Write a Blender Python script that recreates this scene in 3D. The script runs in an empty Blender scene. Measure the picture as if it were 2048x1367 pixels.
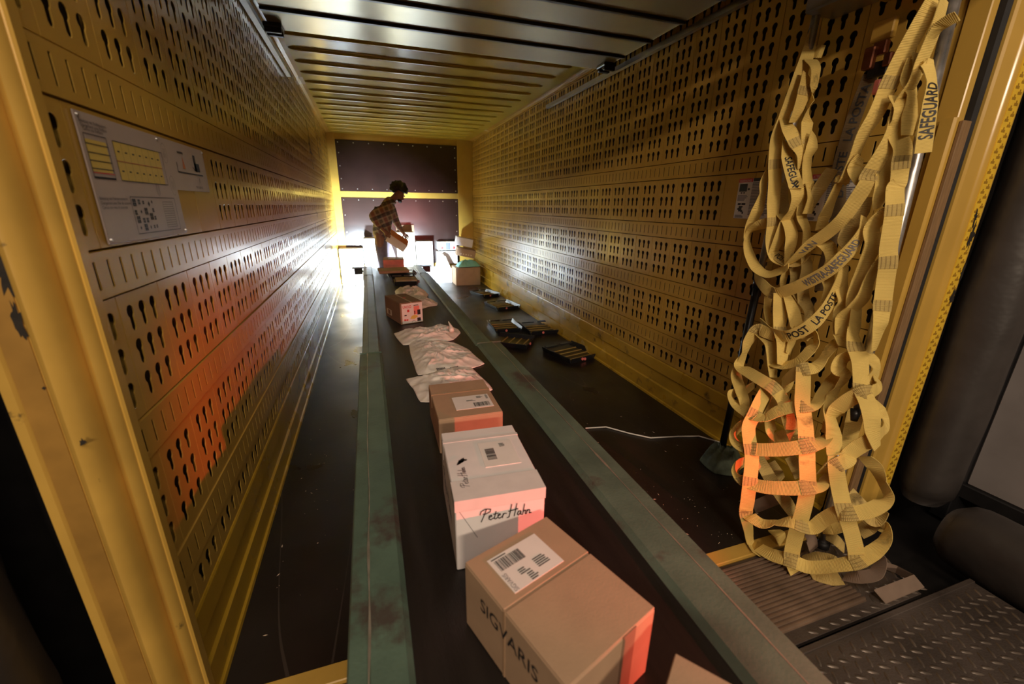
import bpy, math, random
import numpy as np
from mathutils import Vector, Matrix, noise

# ------------------------------------------------------------------ camera, world, lights
scene = bpy.context.scene
col = scene.collection
CAM_H = 1.3418
YAW, PITCH, ROLL, FPX = 0.3228, 0.3124, 0.0120, 839.449

def cam_axes():
    cy, sy, cp, sp, cr, sr = math.cos(YAW), math.sin(YAW), math.cos(PITCH), math.sin(PITCH), math.cos(ROLL), math.sin(ROLL)
    F = Vector((sy*cp, cy*cp, -sp)); r0 = Vector((cy, -sy, 0)); u0 = r0.cross(F)
    return (cr*r0+sr*u0).normalized(), (-sr*r0+cr*u0).normalized(), -F
AX_R, AX_U, AX_B = cam_axes()
cam_data = bpy.data.cameras.new('camera'); cam = bpy.data.objects.new('camera', cam_data); col.objects.link(cam)
cam_data.sensor_width = 36; cam_data.lens = FPX*36/2048; cam_data.clip_start = 0.02
M = Matrix((AX_R, AX_U, AX_B)).transposed().to_4x4(); M.translation = (0, 0, CAM_H); cam.matrix_world = M
scene.camera = cam
cam_data.dof.use_dof = True; cam_data.dof.focus_distance = 2.4; cam_data.dof.aperture_fstop = 2.8

world = bpy.data.worlds.new('world'); scene.world = world; world.use_nodes = True
bg = world.node_tree.nodes['Background']; bg.inputs[0].default_value = (0.95, 0.72, 0.5, 1); bg.inputs[1].default_value = 0.02

def lamp(name, kind, loc, target, color, power, **kw):
    d = bpy.data.lights.new(name, kind); d.color = color; d.energy = power
    for k, v in kw.items(): setattr(d, k, v)
    o = bpy.data.objects.new(name, d); col.objects.link(o); o.location = loc
    o.rotation_euler = (Vector(target)-Vector(loc)).to_track_quat('-Z', 'Y').to_euler()
    return o
# warm hall lamp behind and above the dock door
lamp('hall_lamp', 'AREA', (-0.35, -4.2, 2.78), (0.75, 2.0, 0.7), (1.0, 0.78, 0.57), 130, shape='RECTANGLE', size=0.9, size_y=0.16)
# red dock signal lamp beside the leveller
lamp('signal_lamp_light', 'SPOT', (1.45, -0.55, 0.82), (1.45-0.39, -0.55+0.91, 0.82-0.09), (1.0, 0.10, 0.07), 150, spot_size=0.99, spot_blend=0.4, shadow_soft_size=0.012)
# soft fluorescent light above the dock
lamp('hall_ceiling_light', 'AREA', (0.45, -1.1, 3.3), (0.5, 0.4, 0.0), (1.0, 0.80, 0.62), 48, shape='RECTANGLE', size=2.4, size_y=1.0)
scene.view_settings.view_transform = 'Standard'; scene.view_settings.look = 'None'
scene.view_settings.gamma = 1; scene.view_settings.use_curve_mapping = False
scene.view_settings.exposure = 0.0

def at(px, py, axis, val):
    """point on the plane <axis>=val seen at a pixel of the 2048x1367 frame"""
    d = AX_R*(px-1024)+AX_U*(683.5-py)-AX_B*FPX
    c = Vector((0, 0, CAM_H)); t = (val-c[axis])/d[axis]
    return c+d*t

XL, XR, ZC, YB, Y0 = -0.527, 1.913, 2.458, 8.14, 1.02
rnd = random.Random(7)

# ------------------------------------------------------------------ materials
def nodes_of(m): m.use_nodes = True; return m.node_tree.nodes, m.node_tree.links
def mat(name, color, rough=0.5, metal=0.0, var=0.0, vscale=8.0, bump=0.0, bscale=60.0, dark=None, dscale=3.0, dth=0.62, dsoft=0.06,
        spec=0.5, stretch=None, rvar=0.0, coat=0.0, detail=4.0):
    m = bpy.data.materials.new(name); N, L = nodes_of(m); b = N['Principled BSDF']
    b.inputs['Base Color'].default_value = (*color, 1); b.inputs['Roughness'].default_value = rough; b.inputs['Metallic'].default_value = metal
    b.inputs['Specular IOR Level'].default_value = spec; b.inputs['Coat Weight'].default_value = coat; b.inputs['Coat Roughness'].default_value = 0.08
    tc = N.new('ShaderNodeTexCoord'); src = tc.outputs['Object']
    geo = N.new('ShaderNodeNewGeometry'); src = geo.outputs['Position']
    if stretch:
        mp = N.new('ShaderNodeMapping'); mp.inputs['Scale'].default_value = stretch; L.new(src, mp.inputs['Vector']); src = mp.outputs['Vector']
    cur = None
    if var > 0:
        n = N.new('ShaderNodeTexNoise'); n.inputs['Scale'].default_value = vscale; n.inputs['Detail'].default_value = detail; L.new(src, n.inputs['Vector'])
        r = N.new('ShaderNodeValToRGB'); e = r.color_ramp.elements
        e[0].position = 0.3; e[1].position = 0.7
        e[0].color = (*[max(0, c*(1-var)) for c in color], 1); e[1].color = (*[min(1, c*(1+var)) for c in color], 1)
        L.new(n.outputs['Fac'], r.inputs['Fac']); cur = r.outputs['Color']
    if dark:
        n = N.new('ShaderNodeTexNoise'); n.inputs['Scale'].default_value = dscale; n.inputs['Detail'].default_value = 8; n.inputs['Roughness'].default_value = 0.65
        L.new(src, n.inputs['Vector'])
        r = N.new('ShaderNodeValToRGB'); e = r.color_ramp.elements
        e[0].position = dth; e[1].position = dth+dsoft; e[0].color = (0, 0, 0, 1); e[1].color = (1, 1, 1, 1); L.new(n.outputs['Fac'], r.inputs['Fac'])
        mx = N.new('ShaderNodeMix'); mx.data_type = 'RGBA'; L.new(r.outputs['Color'], mx.inputs['Factor'])
        if cur: L.new(cur, mx.inputs[6])
        else: mx.inputs[6].default_value = (*color, 1)
        mx.inputs[7].default_value = (*dark, 1); cur = mx.outputs[2]
    if cur: L.new(cur, b.inputs['Base Color'])
    if rvar > 0:
        n = N.new('ShaderNodeTexNoise'); n.inputs['Scale'].default_value = vscale*0.7; n.inputs['Detail'].default_value = 6; L.new(src, n.inputs['Vector'])
        mr = N.new('ShaderNodeMapRange'); mr.inputs['From Min'].default_value = 0.3; mr.inputs['From Max'].default_value = 0.7
        mr.inputs['To Min'].default_value = max(0.03, rough-rvar); mr.inputs['To Max'].default_value = min(1, rough+rvar); L.new(n.outputs['Fac'], mr.inputs['Value']); L.new(mr.outputs['Result'], b.inputs['Roughness'])
    if bump > 0:
        n = N.new('ShaderNodeTexNoise'); n.inputs['Scale'].default_value = bscale; n.inputs['Detail'].default_value = 3; L.new(src, n.inputs['Vector'])
        bp = N.new('ShaderNodeBump'); bp.inputs['Strength'].default_value = bump; bp.inputs['Distance'].default_value = 0.01; L.new(n.outputs['Fac'], bp.inputs['Height']); L.new(bp.outputs['Normal'], b.inputs['Normal'])
    return m

MT = {}
MT['yellow'] = mat('yellow_paint', (0.56, 0.345, 0.066), 0.24, var=0.10, vscale=3.0, rvar=0.06, bump=0.05, bscale=7.0, dark=(0.16, 0.09, 0.02), dscale=9.0, dth=0.70, dsoft=0.05)
MT['yellow_panel'] = mat('yellow_panel_paint', (0.56, 0.345, 0.066), 0.22, var=0.08, vscale=3.0, rvar=0.05, bump=0.03, bscale=5.0)
MT['yellow_worn'] = mat('yellow_worn_paint', (0.56, 0.345, 0.07), 0.38, var=0.12, vscale=6.0, dark=(0.05, 0.035, 0.02), dscale=7.0, dth=0.66, dsoft=0.05)
MT['kick'] = mat('kick_plate_paint', (0.56, 0.34, 0.030), 0.28, var=0.12, vscale=4.0, dark=(0.10, 0.06, 0.02), dscale=5.0, dth=0.60, dsoft=0.1, rvar=0.08)
MT['backing'] = mat('wall_backing', (0.045, 0.028, 0.010), 0.7, var=0.3, vscale=4.0)
MT['ceiling'] = mat('ceiling_paint', (0.58, 0.44, 0.06), 0.17, var=0.08, vscale=3.0, rvar=0.02, bump=0.03, bscale=3.0)
MT['ply'] = mat('phenolic_plywood', (0.034, 0.017, 0.014), 0.22, var=0.12, vscale=3.0, bump=0.05, bscale=90.0)
MT['steel'] = mat('galvanised_steel', (0.45, 0.44, 0.40), 0.30, metal=0.9, var=0.06, vscale=9.0)
MT['door'] = mat('door_section_paint', (0.46, 0.41, 0.26), 0.24, metal=0.4, var=0.05, vscale=2.0)
MT['alu'] = mat('aluminium', (0.62, 0.60, 0.58), 0.35, metal=0.9, var=0.2, vscale=30.0, rvar=0.1)
MT['blackmetal'] = mat('black_metal', (0.012, 0.012, 0.013), 0.35, var=0.2, vscale=20.0)
MT['rubber'] = mat('black_rubber', (0.010, 0.009, 0.009), 0.55, var=0.3, vscale=15.0)
MT['vinyl'] = mat('black_vinyl', (0.048, 0.042, 0.039), 0.40, var=0.2, vscale=6.0, bump=0.5, bscale=9.0, rvar=0.08)
MT['belt'] = mat('conveyor_belt_rubber', (0.014, 0.0105, 0.009), 0.42, var=0.35, vscale=4.0, stretch=(6, 0.5, 6), bump=0.15, bscale=150.0, rvar=0.07)
MT['green'] = mat('green_rail_paint', (0.092, 0.145, 0.108), 0.42, var=0.22, vscale=7.0, dark=(0.07, 0.058, 0.048), dscale=3.2, dth=0.56, dsoft=0.08, bump=0.1, bscale=120.0)
MT['edge'] = mat('bare_steel_edge', (0.50, 0.46, 0.38), 0.4, metal=0.7, var=0.3, vscale=20.0)
MT['card'] = mat('brown_cardboard', (0.42, 0.275, 0.17), 0.78, var=0.07, vscale=12.0, bump=0.06, bscale=200.0)
MT['card_dark'] = mat('dark_cardboard', (0.26, 0.15, 0.09), 0.78, var=0.1, vscale=12.0)
MT['card_edge'] = mat('cardboard_edge', (0.13, 0.07, 0.035), 0.9, var=0.3, vscale=200.0)
MT['cream'] = mat('cream_cardboard', (0.72, 0.62, 0.48), 0.75, var=0.05, vscale=9.0)
MT['white'] = mat('white_cardboard', (0.78, 0.74, 0.73), 0.62, var=0.05, vscale=9.0, bump=0.08, bscale=25.0)
MT['label'] = mat('label_paper', (0.80, 0.76, 0.72), 0.5, var=0.03, vscale=20.0)
MT['signface'] = mat('sign_face', (0.50, 0.42, 0.38), 0.45, var=0.04, vscale=10.0)
MT['ink'] = mat('black_ink', (0.02, 0.018, 0.02), 0.6, var=0.1)
MT['inkgrey'] = mat('grey_ink', (0.20, 0.19, 0.20), 0.6, var=0.1)
MT['tape'] = mat('parcel_tape', (0.47, 0.30, 0.18), 0.28, var=0.06, vscale=30.0)
MT['tapewhite'] = mat('clear_tape', (0.72, 0.68, 0.66), 0.25, var=0.04, vscale=30.0)
MT['bag'] = mat('white_poly_bag', (0.90, 0.83, 0.76), 0.40, var=0.06, vscale=14.0, bump=0.25, bscale=14.0, rvar=0.05)
MT['teal'] = mat('teal_poly_bag', (0.22, 0.55, 0.52), 0.35, var=0.12, vscale=10.0, bump=0.5, bscale=22.0)
MT['sack'] = mat('cream_sack', (0.80, 0.74, 0.62), 0.55, var=0.08, vscale=12.0, bump=0.5, bscale=22.0)
MT['red'] = mat('red_print', (0.62, 0.06, 0.06), 0.45, var=0.08)
MT['redpink'] = mat('pink_print_and_red_light', (0.85, 0.25, 0.20), 0.5, var=0.1, vscale=20.0)  # pink print; also the red light painted on one box front
MT['orange'] = mat('orange_card', (0.58, 0.20, 0.07), 0.6, var=0.1, vscale=9.0)
MT['tray'] = mat('black_tray_plastic', (0.016, 0.016, 0.019), 0.33, var=0.2, vscale=10.0)
MT['trayrib'] = mat('olive_ridge_reflection', (0.30, 0.20, 0.06), 0.45, var=0.2, vscale=12.0)  # olive reflection on the black ridges, put into their colour
MT['traybase'] = mat('tray_olive_base', (0.08, 0.058, 0.022), 0.5, var=0.2, vscale=12.0)
MT['cap'] = mat('pink_reflector_cap', (0.90, 0.22, 0.20), 0.3, var=0.05)
MT['cord'] = mat('white_cord', (0.75, 0.72, 0.66), 0.5, var=0.05)
MT['tread'] = mat('tread_plate_steel', (0.10, 0.08, 0.068), 0.40, metal=0.35, var=0.35, vscale=5.0, rvar=0.1, bump=0.2, bscale=140.0)
MT['lug'] = mat('tread_lug_steel', (0.16, 0.13, 0.105), 0.34, metal=0.5, var=0.3, vscale=14.0)
MT['ribpad'] = mat('ribbed_plate_steel', (0.24, 0.165, 0.115), 0.42, metal=0.35, var=0.30, vscale=9.0)
MT['greypanel'] = mat('grey_door_panel', (0.30, 0.265, 0.25), 0.6, var=0.15, vscale=3.0, dark=(0.16, 0.14, 0.13), dscale=4.0, dth=0.6, dsoft=0.2)
MT['skin'] = mat('skin', (0.20, 0.09, 0.05), 0.5, var=0.06)
MT['hair'] = mat('black_hair', (0.008, 0.007, 0.007), 0.6, var=0.3, vscale=60.0, bump=1.0, bscale=70.0)
MT['denim'] = mat('grey_denim', (0.13, 0.10, 0.12), 0.8, var=0.15, vscale=30.0)
MT['shoe'] = mat('dark_shoe', (0.03, 0.03, 0.03), 0.6, var=0.2)
MT['teal_dark'] = mat('green_cloth', (0.10, 0.13, 0.09), 0.8, var=0.3, vscale=20.0)
MT['buckle'] = mat('red_brown_buckle', (0.22, 0.07, 0.03), 0.3, metal=0.6, var=0.3, vscale=20.0)
MT['reflect'] = mat('reflective_tape', (0.85, 0.55, 0.05), 0.25, var=0.1, vscale=25.0)
MT['reflect_dark'] = mat('reflective_tape_mark', (0.38, 0.21, 0.02), 0.35, var=0.1, vscale=25.0)
MT['wear'] = mat('brown_wear_strip', (0.24, 0.14, 0.06), 0.7, var=0.2, vscale=20.0, stretch=(8, 8, 0.6))
MT['scuff'] = mat('black_scuff', (0.018, 0.014, 0.010), 0.8, var=0.3, vscale=60.0)
MT['post_recess'] = mat('worn_reflector_strip', (0.33, 0.18, 0.035), 0.5, var=0.22, vscale=9.0, dark=(0.03, 0.022, 0.015), dscale=4.0, dth=0.66, dsoft=0.04)
MT['diag_yellow'] = mat('diagram_yellow', (0.72, 0.55, 0.12), 0.5, var=0.03)
MT['bluegrey'] = mat('blue_grey_print', (0.16, 0.18, 0.26), 0.5, var=0.05)
MT['dust'] = mat('floor_crumbs', (0.55, 0.42, 0.30), 0.9, var=0.2)

# webbing: ribbed weave with dirt
def webbing(name, color, dirt, scale=490.0):
    m = mat(name, color, 0.80, spec=0.15, var=0.12, vscale=9.0, dark=dirt, dscale=9.0, dth=0.60, dsoft=0.14)
    N, L = m.node_tree.nodes, m.node_tree.links
    uv = N.new('ShaderNodeUVMap'); uv.uv_map = 'weave'
    w = N.new('ShaderNodeTexWave'); w.wave_type = 'BANDS'; w.bands_direction = 'X'; w.inputs['Scale'].default_value = scale/6.283; w.inputs['Distortion'].default_value = 0.3
    L.new(uv.outputs['UV'], w.inputs['Vector'])
    bp = N.new('ShaderNodeBump'); bp.inputs['Strength'].default_value = 0.55; bp.inputs['Distance'].default_value = 0.002
    L.new(w.outputs['Fac'], bp.inputs['Height']); L.new(bp.outputs['Normal'], N['Principled BSDF'].inputs['Normal'])
    return m
MT['web'] = webbing('yellow_webbing', (0.80, 0.59, 0.175), (0.26, 0.18, 0.06))
MT['web_dirty'] = webbing('soiled_yellow_webbing', (0.58, 0.43, 0.15), (0.09, 0.055, 0.03))
MT['web_beige'] = webbing('beige_webbing', (0.20, 0.14, 0.07), (0.13, 0.09, 0.055))
MT['web_taupe'] = mat('taupe_strap', (0.24, 0.17, 0.125), 0.7, var=0.1, vscale=15.0)
MT['stitch'] = mat('dark_stitching', (0.36, 0.25, 0.08), 0.8, var=0.3, vscale=40.0)

# floor with scratches
def floor_mat():
    m = mat('phenolic_floor', (0.017, 0.013, 0.011), 0.36, var=0.3, vscale=3.0, rvar=0.12, bump=0.04, bscale=60.0)
    N, L = m.node_tree.nodes, m.node_tree.links; b = N['Principled BSDF']
    geo = [n for n in N if n.bl_idname == 'ShaderNodeNewGeometry'][0]
    prev = b.inputs['Base Color'].links[0].from_socket
    for ang, sc, th in ((0.35, 1.3, 0.006), (-0.9, 0.9, 0.004), (1.3, 0.7, 0.004)):
        mp = N.new('ShaderNodeMapping'); mp.inputs['Rotation'].default_value = (0, 0, ang); mp.inputs['Scale'].default_value = (sc*0.5, sc*0.06, 1); L.new(geo.outputs['Position'], mp.inputs['Vector'])
        n = N.new('ShaderNodeTexNoise'); n.inputs['Scale'].default_value = 2.0; n.inputs['Detail'].default_value = 1; L.new(mp.outputs['Vector'], n.inputs['Vector'])
        s = N.new('ShaderNodeMath'); s.operation = 'SUBTRACT'; s.inputs[1].default_value = 0.5; L.new(n.outputs['Fac'], s.inputs[0])
        a = N.new('ShaderNodeMath'); a.operation = 'ABSOLUTE'; L.new(s.outputs[0], a.inputs[0])
        c = N.new('ShaderNodeMath'); c.operation = 'LESS_THAN'; c.inputs[1].default_value = th*0.12; L.new(a.outputs[0], c.inputs[0])
        k = N.new('ShaderNodeMath'); k.operation = 'MULTIPLY'; k.inputs[1].default_value = 0.22; L.new(c.outputs[0], k.inputs[0])
        mx = N.new('ShaderNodeMix'); mx.data_type = 'RGBA'; L.new(k.outputs[0], mx.inputs['Factor']); L.new(prev, mx.inputs[6]); mx.inputs[7].default_value = (0.14, 0.11, 0.09, 1); prev = mx.outputs[2]
    L.new(prev, b.inputs['Base Color'])
    return m
MT['floor'] = floor_mat()

def plaid_mat():
    m = mat('plaid_cotton', (0.10, 0.08, 0.05), 0.8); N, L = m.node_tree.nodes, m.node_tree.links; b = N['Principled BSDF']
    geo = [n for n in N if n.bl_idname == 'ShaderNodeNewGeometry'][0]
    mp = N.new('ShaderNodeMapping'); mp.inputs['Rotation'].default_value = (0, 0.35, 0); L.new(geo.outputs['Position'], mp.inputs['Vector'])
    cur = None
    base = (0.11, 0.085, 0.06, 1)
    prev = None
    for axis, sc, colr, f in (('X', 9.0, (0.36, 0.30, 0.22, 1), 0.55), ('Z', 9.0, (0.34, 0.27, 0.20, 1), 0.55), ('X', 4.5, (0.25, 0.08, 0.05, 1), 0.5), ('Z', 4.5, (0.03, 0.035, 0.05, 1), 0.6)):
        w = N.new('ShaderNodeTexWave'); w.wave_type = 'BANDS'; w.bands_direction = axis; w.inputs['Scale'].default_value = sc*0.5; L.new(mp.outputs['Vector'], w.inputs['Vector'])
        g = N.new('ShaderNodeMath'); g.operation = 'GREATER_THAN'; g.inputs[1].default_value = 0.72; L.new(w.outputs['Fac'], g.inputs[0])
        k = N.new('ShaderNodeMath'); k.operation = 'MULTIPLY'; k.inputs[1].default_value = f; L.new(g.outputs[0], k.inputs[0])
        mx = N.new('ShaderNodeMix'); mx.data_type = 'RGBA'; L.new(k.outputs[0], mx.inputs['Factor'])
        if prev: L.new(prev, mx.inputs[6])
        else: mx.inputs[6].default_value = base
        mx.inputs[7].default_value = colr; prev = mx.outputs[2]
    L.new(prev, b.inputs['Base Color'])
    return m
MT['plaid'] = plaid_mat()
def emit_mat(name, color, s):
    m = bpy.data.materials.new(name); N, L = nodes_of(m); b = N['Principled BSDF']
    b.inputs['Emission Color'].default_value = (*color, 1); b.inputs['Emission Strength'].default_value = s
    n = N.new('ShaderNodeTexNoise'); n.inputs['Scale'].default_value = 5; r = N.new('ShaderNodeValToRGB'); r.color_ramp.elements[0].color = (*[c*0.95 for c in color], 1); r.color_ramp.elements[1].color = (*color, 1)
    L.new(n.outputs['Fac'], r.inputs['Fac']); L.new(r.outputs['Color'], b.inputs['Emission Color'])
    return m
MT['lens'] = emit_mat('lamp_lens', (0.75, 0.90, 1.0), 60.0)

# ------------------------------------------------------------------ helpers
class MB:
    def __init__(s): s.v = []; s.f = []; s.uv = {}
    def add(s, verts, faces):
        o = len(s.v); s.v += [tuple(v) for v in verts]; s.f += [tuple(i+o for i in f) for f in faces]; return o
    def box(s, a, b, bev=0.0):
        (x0, y0, z0), (x1, y1, z1) = [min(p, q) for p, q in zip(a, b)], [max(p, q) for p, q in zip(a, b)]
        if bev <= 0:
            v = [(x, y, z) for z in (z0, z1) for y in (y0, y1) for x in (x0, x1)]
            s.add(v, [(0, 2, 3, 1), (4, 5, 7, 6), (0, 1, 5, 4), (1, 3, 7, 5), (3, 2, 6, 7), (2, 0, 4, 6)]); return s
        c = bev; v = []
        idx = {}
        for sx, X, XI in ((0, x0, x0+c), (1, x1, x1-c)):
            for sy, Y, YI in ((0, y0, y0+c), (1, y1, y1-c)):
                for sz, Z, ZI in ((0, z0, z0+c), (1, z1, z1-c)):
                    idx[sx, sy, sz] = len(v); v += [(X, YI, ZI), (XI, Y, ZI), (XI, YI, Z)]
        F = []
        for k, sd in ((0, 0), (0, 1), (1, 0), (1, 1), (2, 0), (2, 1)):
            o = [i for i in range(3) if i != k]; q = []
            for a_, b_ in ((0, 0), (1, 0), (1, 1), (0, 1)):
                key = [0, 0, 0]; key[k] = sd; key[o[0]] = a_; key[o[1]] = b_; q.append(idx[tuple(key)]+k)
            F.append(tuple(q))
        for k in range(3):
            o = [i for i in range(3) if i != k]
            for a_ in (0, 1):
                for b_ in (0, 1):
                    k0 = [0, 0, 0]; k0[o[0]] = a_; k0[o[1]] = b_; k1 = list(k0); k1[k] = 1
                    i0, i1 = idx[tuple(k0)], idx[tuple(k1)]
                    F.append((i0+o[0], i1+o[0], i1+o[1], i0+o[1]))
        for i in idx.values(): F.append((i, i+1, i+2))
        s.add(v, F); return s
    def prism(s, poly, axis, a, b):
        """extrude a 2D polygon along an axis from a to b"""
        o = [i for i in range(3) if i != axis]; n = len(poly); V = []
        for t in (a, b):
            for p in poly:
                q = [0, 0, 0]; q[o[0]] = p[0]; q[o[1]] = p[1]; q[axis] = t; V.append(q)
        s.add(V, [tuple(range(n))[::-1], tuple(range(n, 2*n))]+[(i, (i+1) % n, n+(i+1) % n, n+i) for i in range(n)]); return s
    def sheet(s, line, axis, a, b, close=False):
        """open profile extruded along an axis"""
        o = [i for i in range(3) if i != axis]; n = len(line); V = []
        for t in (a, b):
            for p in line:
                q = [0, 0, 0]; q[o[0]] = p[0]; q[o[1]] = p[1]; q[axis] = t; V.append(q)
        s.add(V, [(i, i+1, n+i+1, n+i) for i in range(n-1)]); return s
    def tube(s, pts, r, n=10, cap=True):
        pts = [Vector(p) for p in pts]; rs = r if isinstance(r, (list, tuple)) else [r]*len(pts)
        prev = None; rings = []
        for i, p in enumerate(pts):
            t = (pts[min(i+1, len(pts)-1)]-pts[max(i-1, 0)]).normalized()
            if prev is None: a = t.orthogonal().normalized()
            else: a = (prev-t*prev.dot(t)).normalized()
            prev = a; b = t.cross(a)
            rings.append([p+(a*math.cos(2*math.pi*k/n)+b*math.sin(2*math.pi*k/n))*rs[i] for k in range(n)])
        V = [v for rg in rings for v in rg]; F = [(i*n+k, i*n+(k+1) % n, (i+1)*n+(k+1) % n, (i+1)*n+k) for i in range(len(pts)-1) for k in range(n)]
        if cap: F += [tuple(range(n))[::-1], tuple(range((len(pts)-1)*n, len(pts)*n))]
        s.add(V, F); return s
    def quad(s, a, b, c, d): s.add([a, b, c, d], [(0, 1, 2, 3)]); return s
    def mesh(s, name, smooth=False):
        me = bpy.data.meshes.new(name); me.from_pydata(s.v, [], s.f); me.update()
        if smooth: me.polygons.foreach_set('use_smooth', [True]*len(me.polygons))
        return me
    def build(s, name, m, parent=None, smooth=False, angle=None):
        return link(name, s.mesh(name, smooth or angle is not None), m, parent, angle)

def link(name, me, m, parent=None, angle=None):
    if m is not None:
        me.materials.clear(); me.materials.append(MT[m] if isinstance(m, str) else m)
    if angle is not None: me.set_sharp_from_angle(angle=math.radians(angle))
    o = bpy.data.objects.new(name, me); col.objects.link(o)
    if parent: o.parent = parent; o.matrix_parent_inverse = Matrix()
    return o
def tag(o, label=None, cat=None, group=None, kind=None):
    if label: o['label'] = label
    if cat: o['category'] = cat
    if group: o['group'] = group
    if kind: o['kind'] = kind
    return o
def thing(name, label, cat, loc=(0, 0, 0), rz=0, group=None):
    o = bpy.data.objects.new(name, None); col.objects.link(o); o.location = loc; o.rotation_euler = (0, 0, rz); o.empty_display_size = 0.05
    return tag(o, label, cat, group)
def copy_obj(o, parent=None, loc=None):
    c = o.copy(); col.objects.link(c)
    if parent: c.parent = parent
    if loc is not None: c.location = loc
    return c
def struct(o): o['kind'] = 'structure'; return o

_txt = {}
def text_polys(s, bold=False):
    """outline mesh of a word, height of capitals = 1, starts at x=0; returns verts, faces, width"""
    if s in _txt: return _txt[s]
    cu = bpy.data.curves.new('tmp_text', 'FONT'); cu.body = s; cu.size = 1.0; cu.resolution_u = 3
    if bold: cu.offset = 0.02
    o = bpy.data.objects.new('tmp_text', cu); col.objects.link(o)
    bpy.context.view_layer.update()
    dg = bpy.context.evaluated_depsgraph_get(); me = bpy.data.meshes.new_from_object(o.evaluated_get(dg))
    V = [v.co.copy() for v in me.vertices]; F = [tuple(p.vertices) for p in me.polygons]
    bpy.data.objects.remove(o); bpy.data.curves.remove(cu); bpy.data.meshes.remove(me)
    x0 = min(v.x for v in V); x1 = max(v.x for v in V); hh = 0.69
    V = [((v.x-x0)/hh, v.y/hh) for v in V]; _txt[s] = (V, F, (x1-x0)/hh); return _txt[s]
def lettering(mb, s, o, u, v, h, width=None, bold=False):
    """add flat letters to mb: o lower-left corner, u reading direction, v up direction, h capital height"""
    V, F, w = text_polys(s, bold); o, u, v = Vector(o), Vector(u).normalized(), Vector(v).normalized(); k = (width/w) if width else h
    mb.add([o+u*(x*k)+v*(y*h) for x, y in V], F)
def rect(mb, o, u, v, x0, y0, x1, y1):
    o, u, v = Vector(o), Vector(u), Vector(v)
    mb.quad(o+u*x0+v*y0, o+u*x1+v*y0, o+u*x1+v*y1, o+u*x0+v*y1)
def barcode(mb, o, u, v, x0, y0, w, h, n=26, seed=1):
    r = random.Random(seed); x = 0; ws = []
    for i in range(n): ws.append((r.choice((1, 1, 2, 3)), r.choice((1, 1, 2))))
    tot = sum(a+b for a, b in ws)
    for a, b in ws:
        rect(mb, o, u, v, x0+x/tot*w, y0, x0+(x+a)/tot*w, y0+h); x += a+b

# ------------------------------------------------------------------ the trailer: floor
fl = struct(MB().box((XL-0.05, 1.045, -0.04), (XR+0.05, YB+0.05, 0)).build('floor', 'floor'))
# ------------------------------------------------------------------ perforated side walls
PW = 0.198; KP = 0.0545
STRIPS = [1.522, 1.149, 0.776, 0.403]; SH = 0.099
BANDS = [(1.248, 1.522, 3), (0.875, 1.149, 3), (0.502, 0.776, 3), (0.300, 0.403, 1), (1.621, 2.43, 10)]
def key_outline(n=6, R=0.0160, w=0.0095, top=0.031, bot=-0.031):
    pts = []; cz = top-R; a0 = math.asin(w/R)
    for k in range(2*n-1):
        a = -math.pi/2+a0+(2*math.pi-2*a0)*k/(2*n-2); pts.append((R*math.cos(a), cz+R*math.sin(a)))
    for k in range(4):
        a = math.pi+math.pi*k/3; pts.append((w*math.cos(a), bot+w+w*math.sin(a)))
    return pts   # counter-clockwise, starts right of the neck
def cell(mb, u0, u1, v0, v1, hole, cu, cv, depth, mp):
    """rectangular cell with one hole and an inward rim"""
    H = [(cu+x, cv+y) for x, y in hole]; n = len(H)
    def toedge(x, y):
        dx, dy = x-cu, y-cv; t = 1e9
        if dx > 1e-9: t = min(t, (u1-cu)/dx)
        if dx < -1e-9: t = min(t, (u0-cu)/dx)
        if dy > 1e-9: t = min(t, (v1-cv)/dy)
        if dy < -1e-9: t = min(t, (v0-cv)/dy)
        return (cu+dx*t, cv+dy*t)
    ring = [(math.atan2(y-cv, x-cu), (x, y), toedge(x, y)) for x, y in H]
    ring.sort(key=lambda q: q[0])
    seq = []
    corners = sorted([(math.atan2(y-cv, x-cu), (x, y)) for x, y in ((u0, v0), (u1, v0), (u1, v1), (u0, v1))])
    H2 = [q[1] for q in ring]; E2 = [q[2] for q in ring]; A = [q[0] for q in ring]
    hb = mb.add([mp(x, y, 0.0) for x, y in H2], []); eb = mb.add([mp(x, y, 0.0) for x, y in E2], [])
    rb = mb.add([mp(x+(cu-x)*0.06, y+(cv-y)*0.04, -depth*0.12) for x, y in H2], []); rb2 = mb.add([mp(x, y, -depth) for x, y in H2], [])
    cb = mb.add([mp(x, y, 0.0) for _, (x, y) in corners], [])
    for k in range(n):
        j = (k+1) % n; a, b = A[k], A[j] if j else A[j]+2*math.pi
        extra = sorted((c2, i) for i, (ca, _) in enumerate(corners) for c2 in (ca, ca+2*math.pi) if a < c2 <= b)
        mb.f.append(tuple([hb+k, eb+k]+[cb+i for _, i in extra]+[eb+j, hb+j]))
        mb.f.append((hb+k, hb+j, rb+j, rb+k)); mb.f.append((rb+k, rb+j, rb2+j, rb2+k))
KEY = key_outline()
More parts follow.
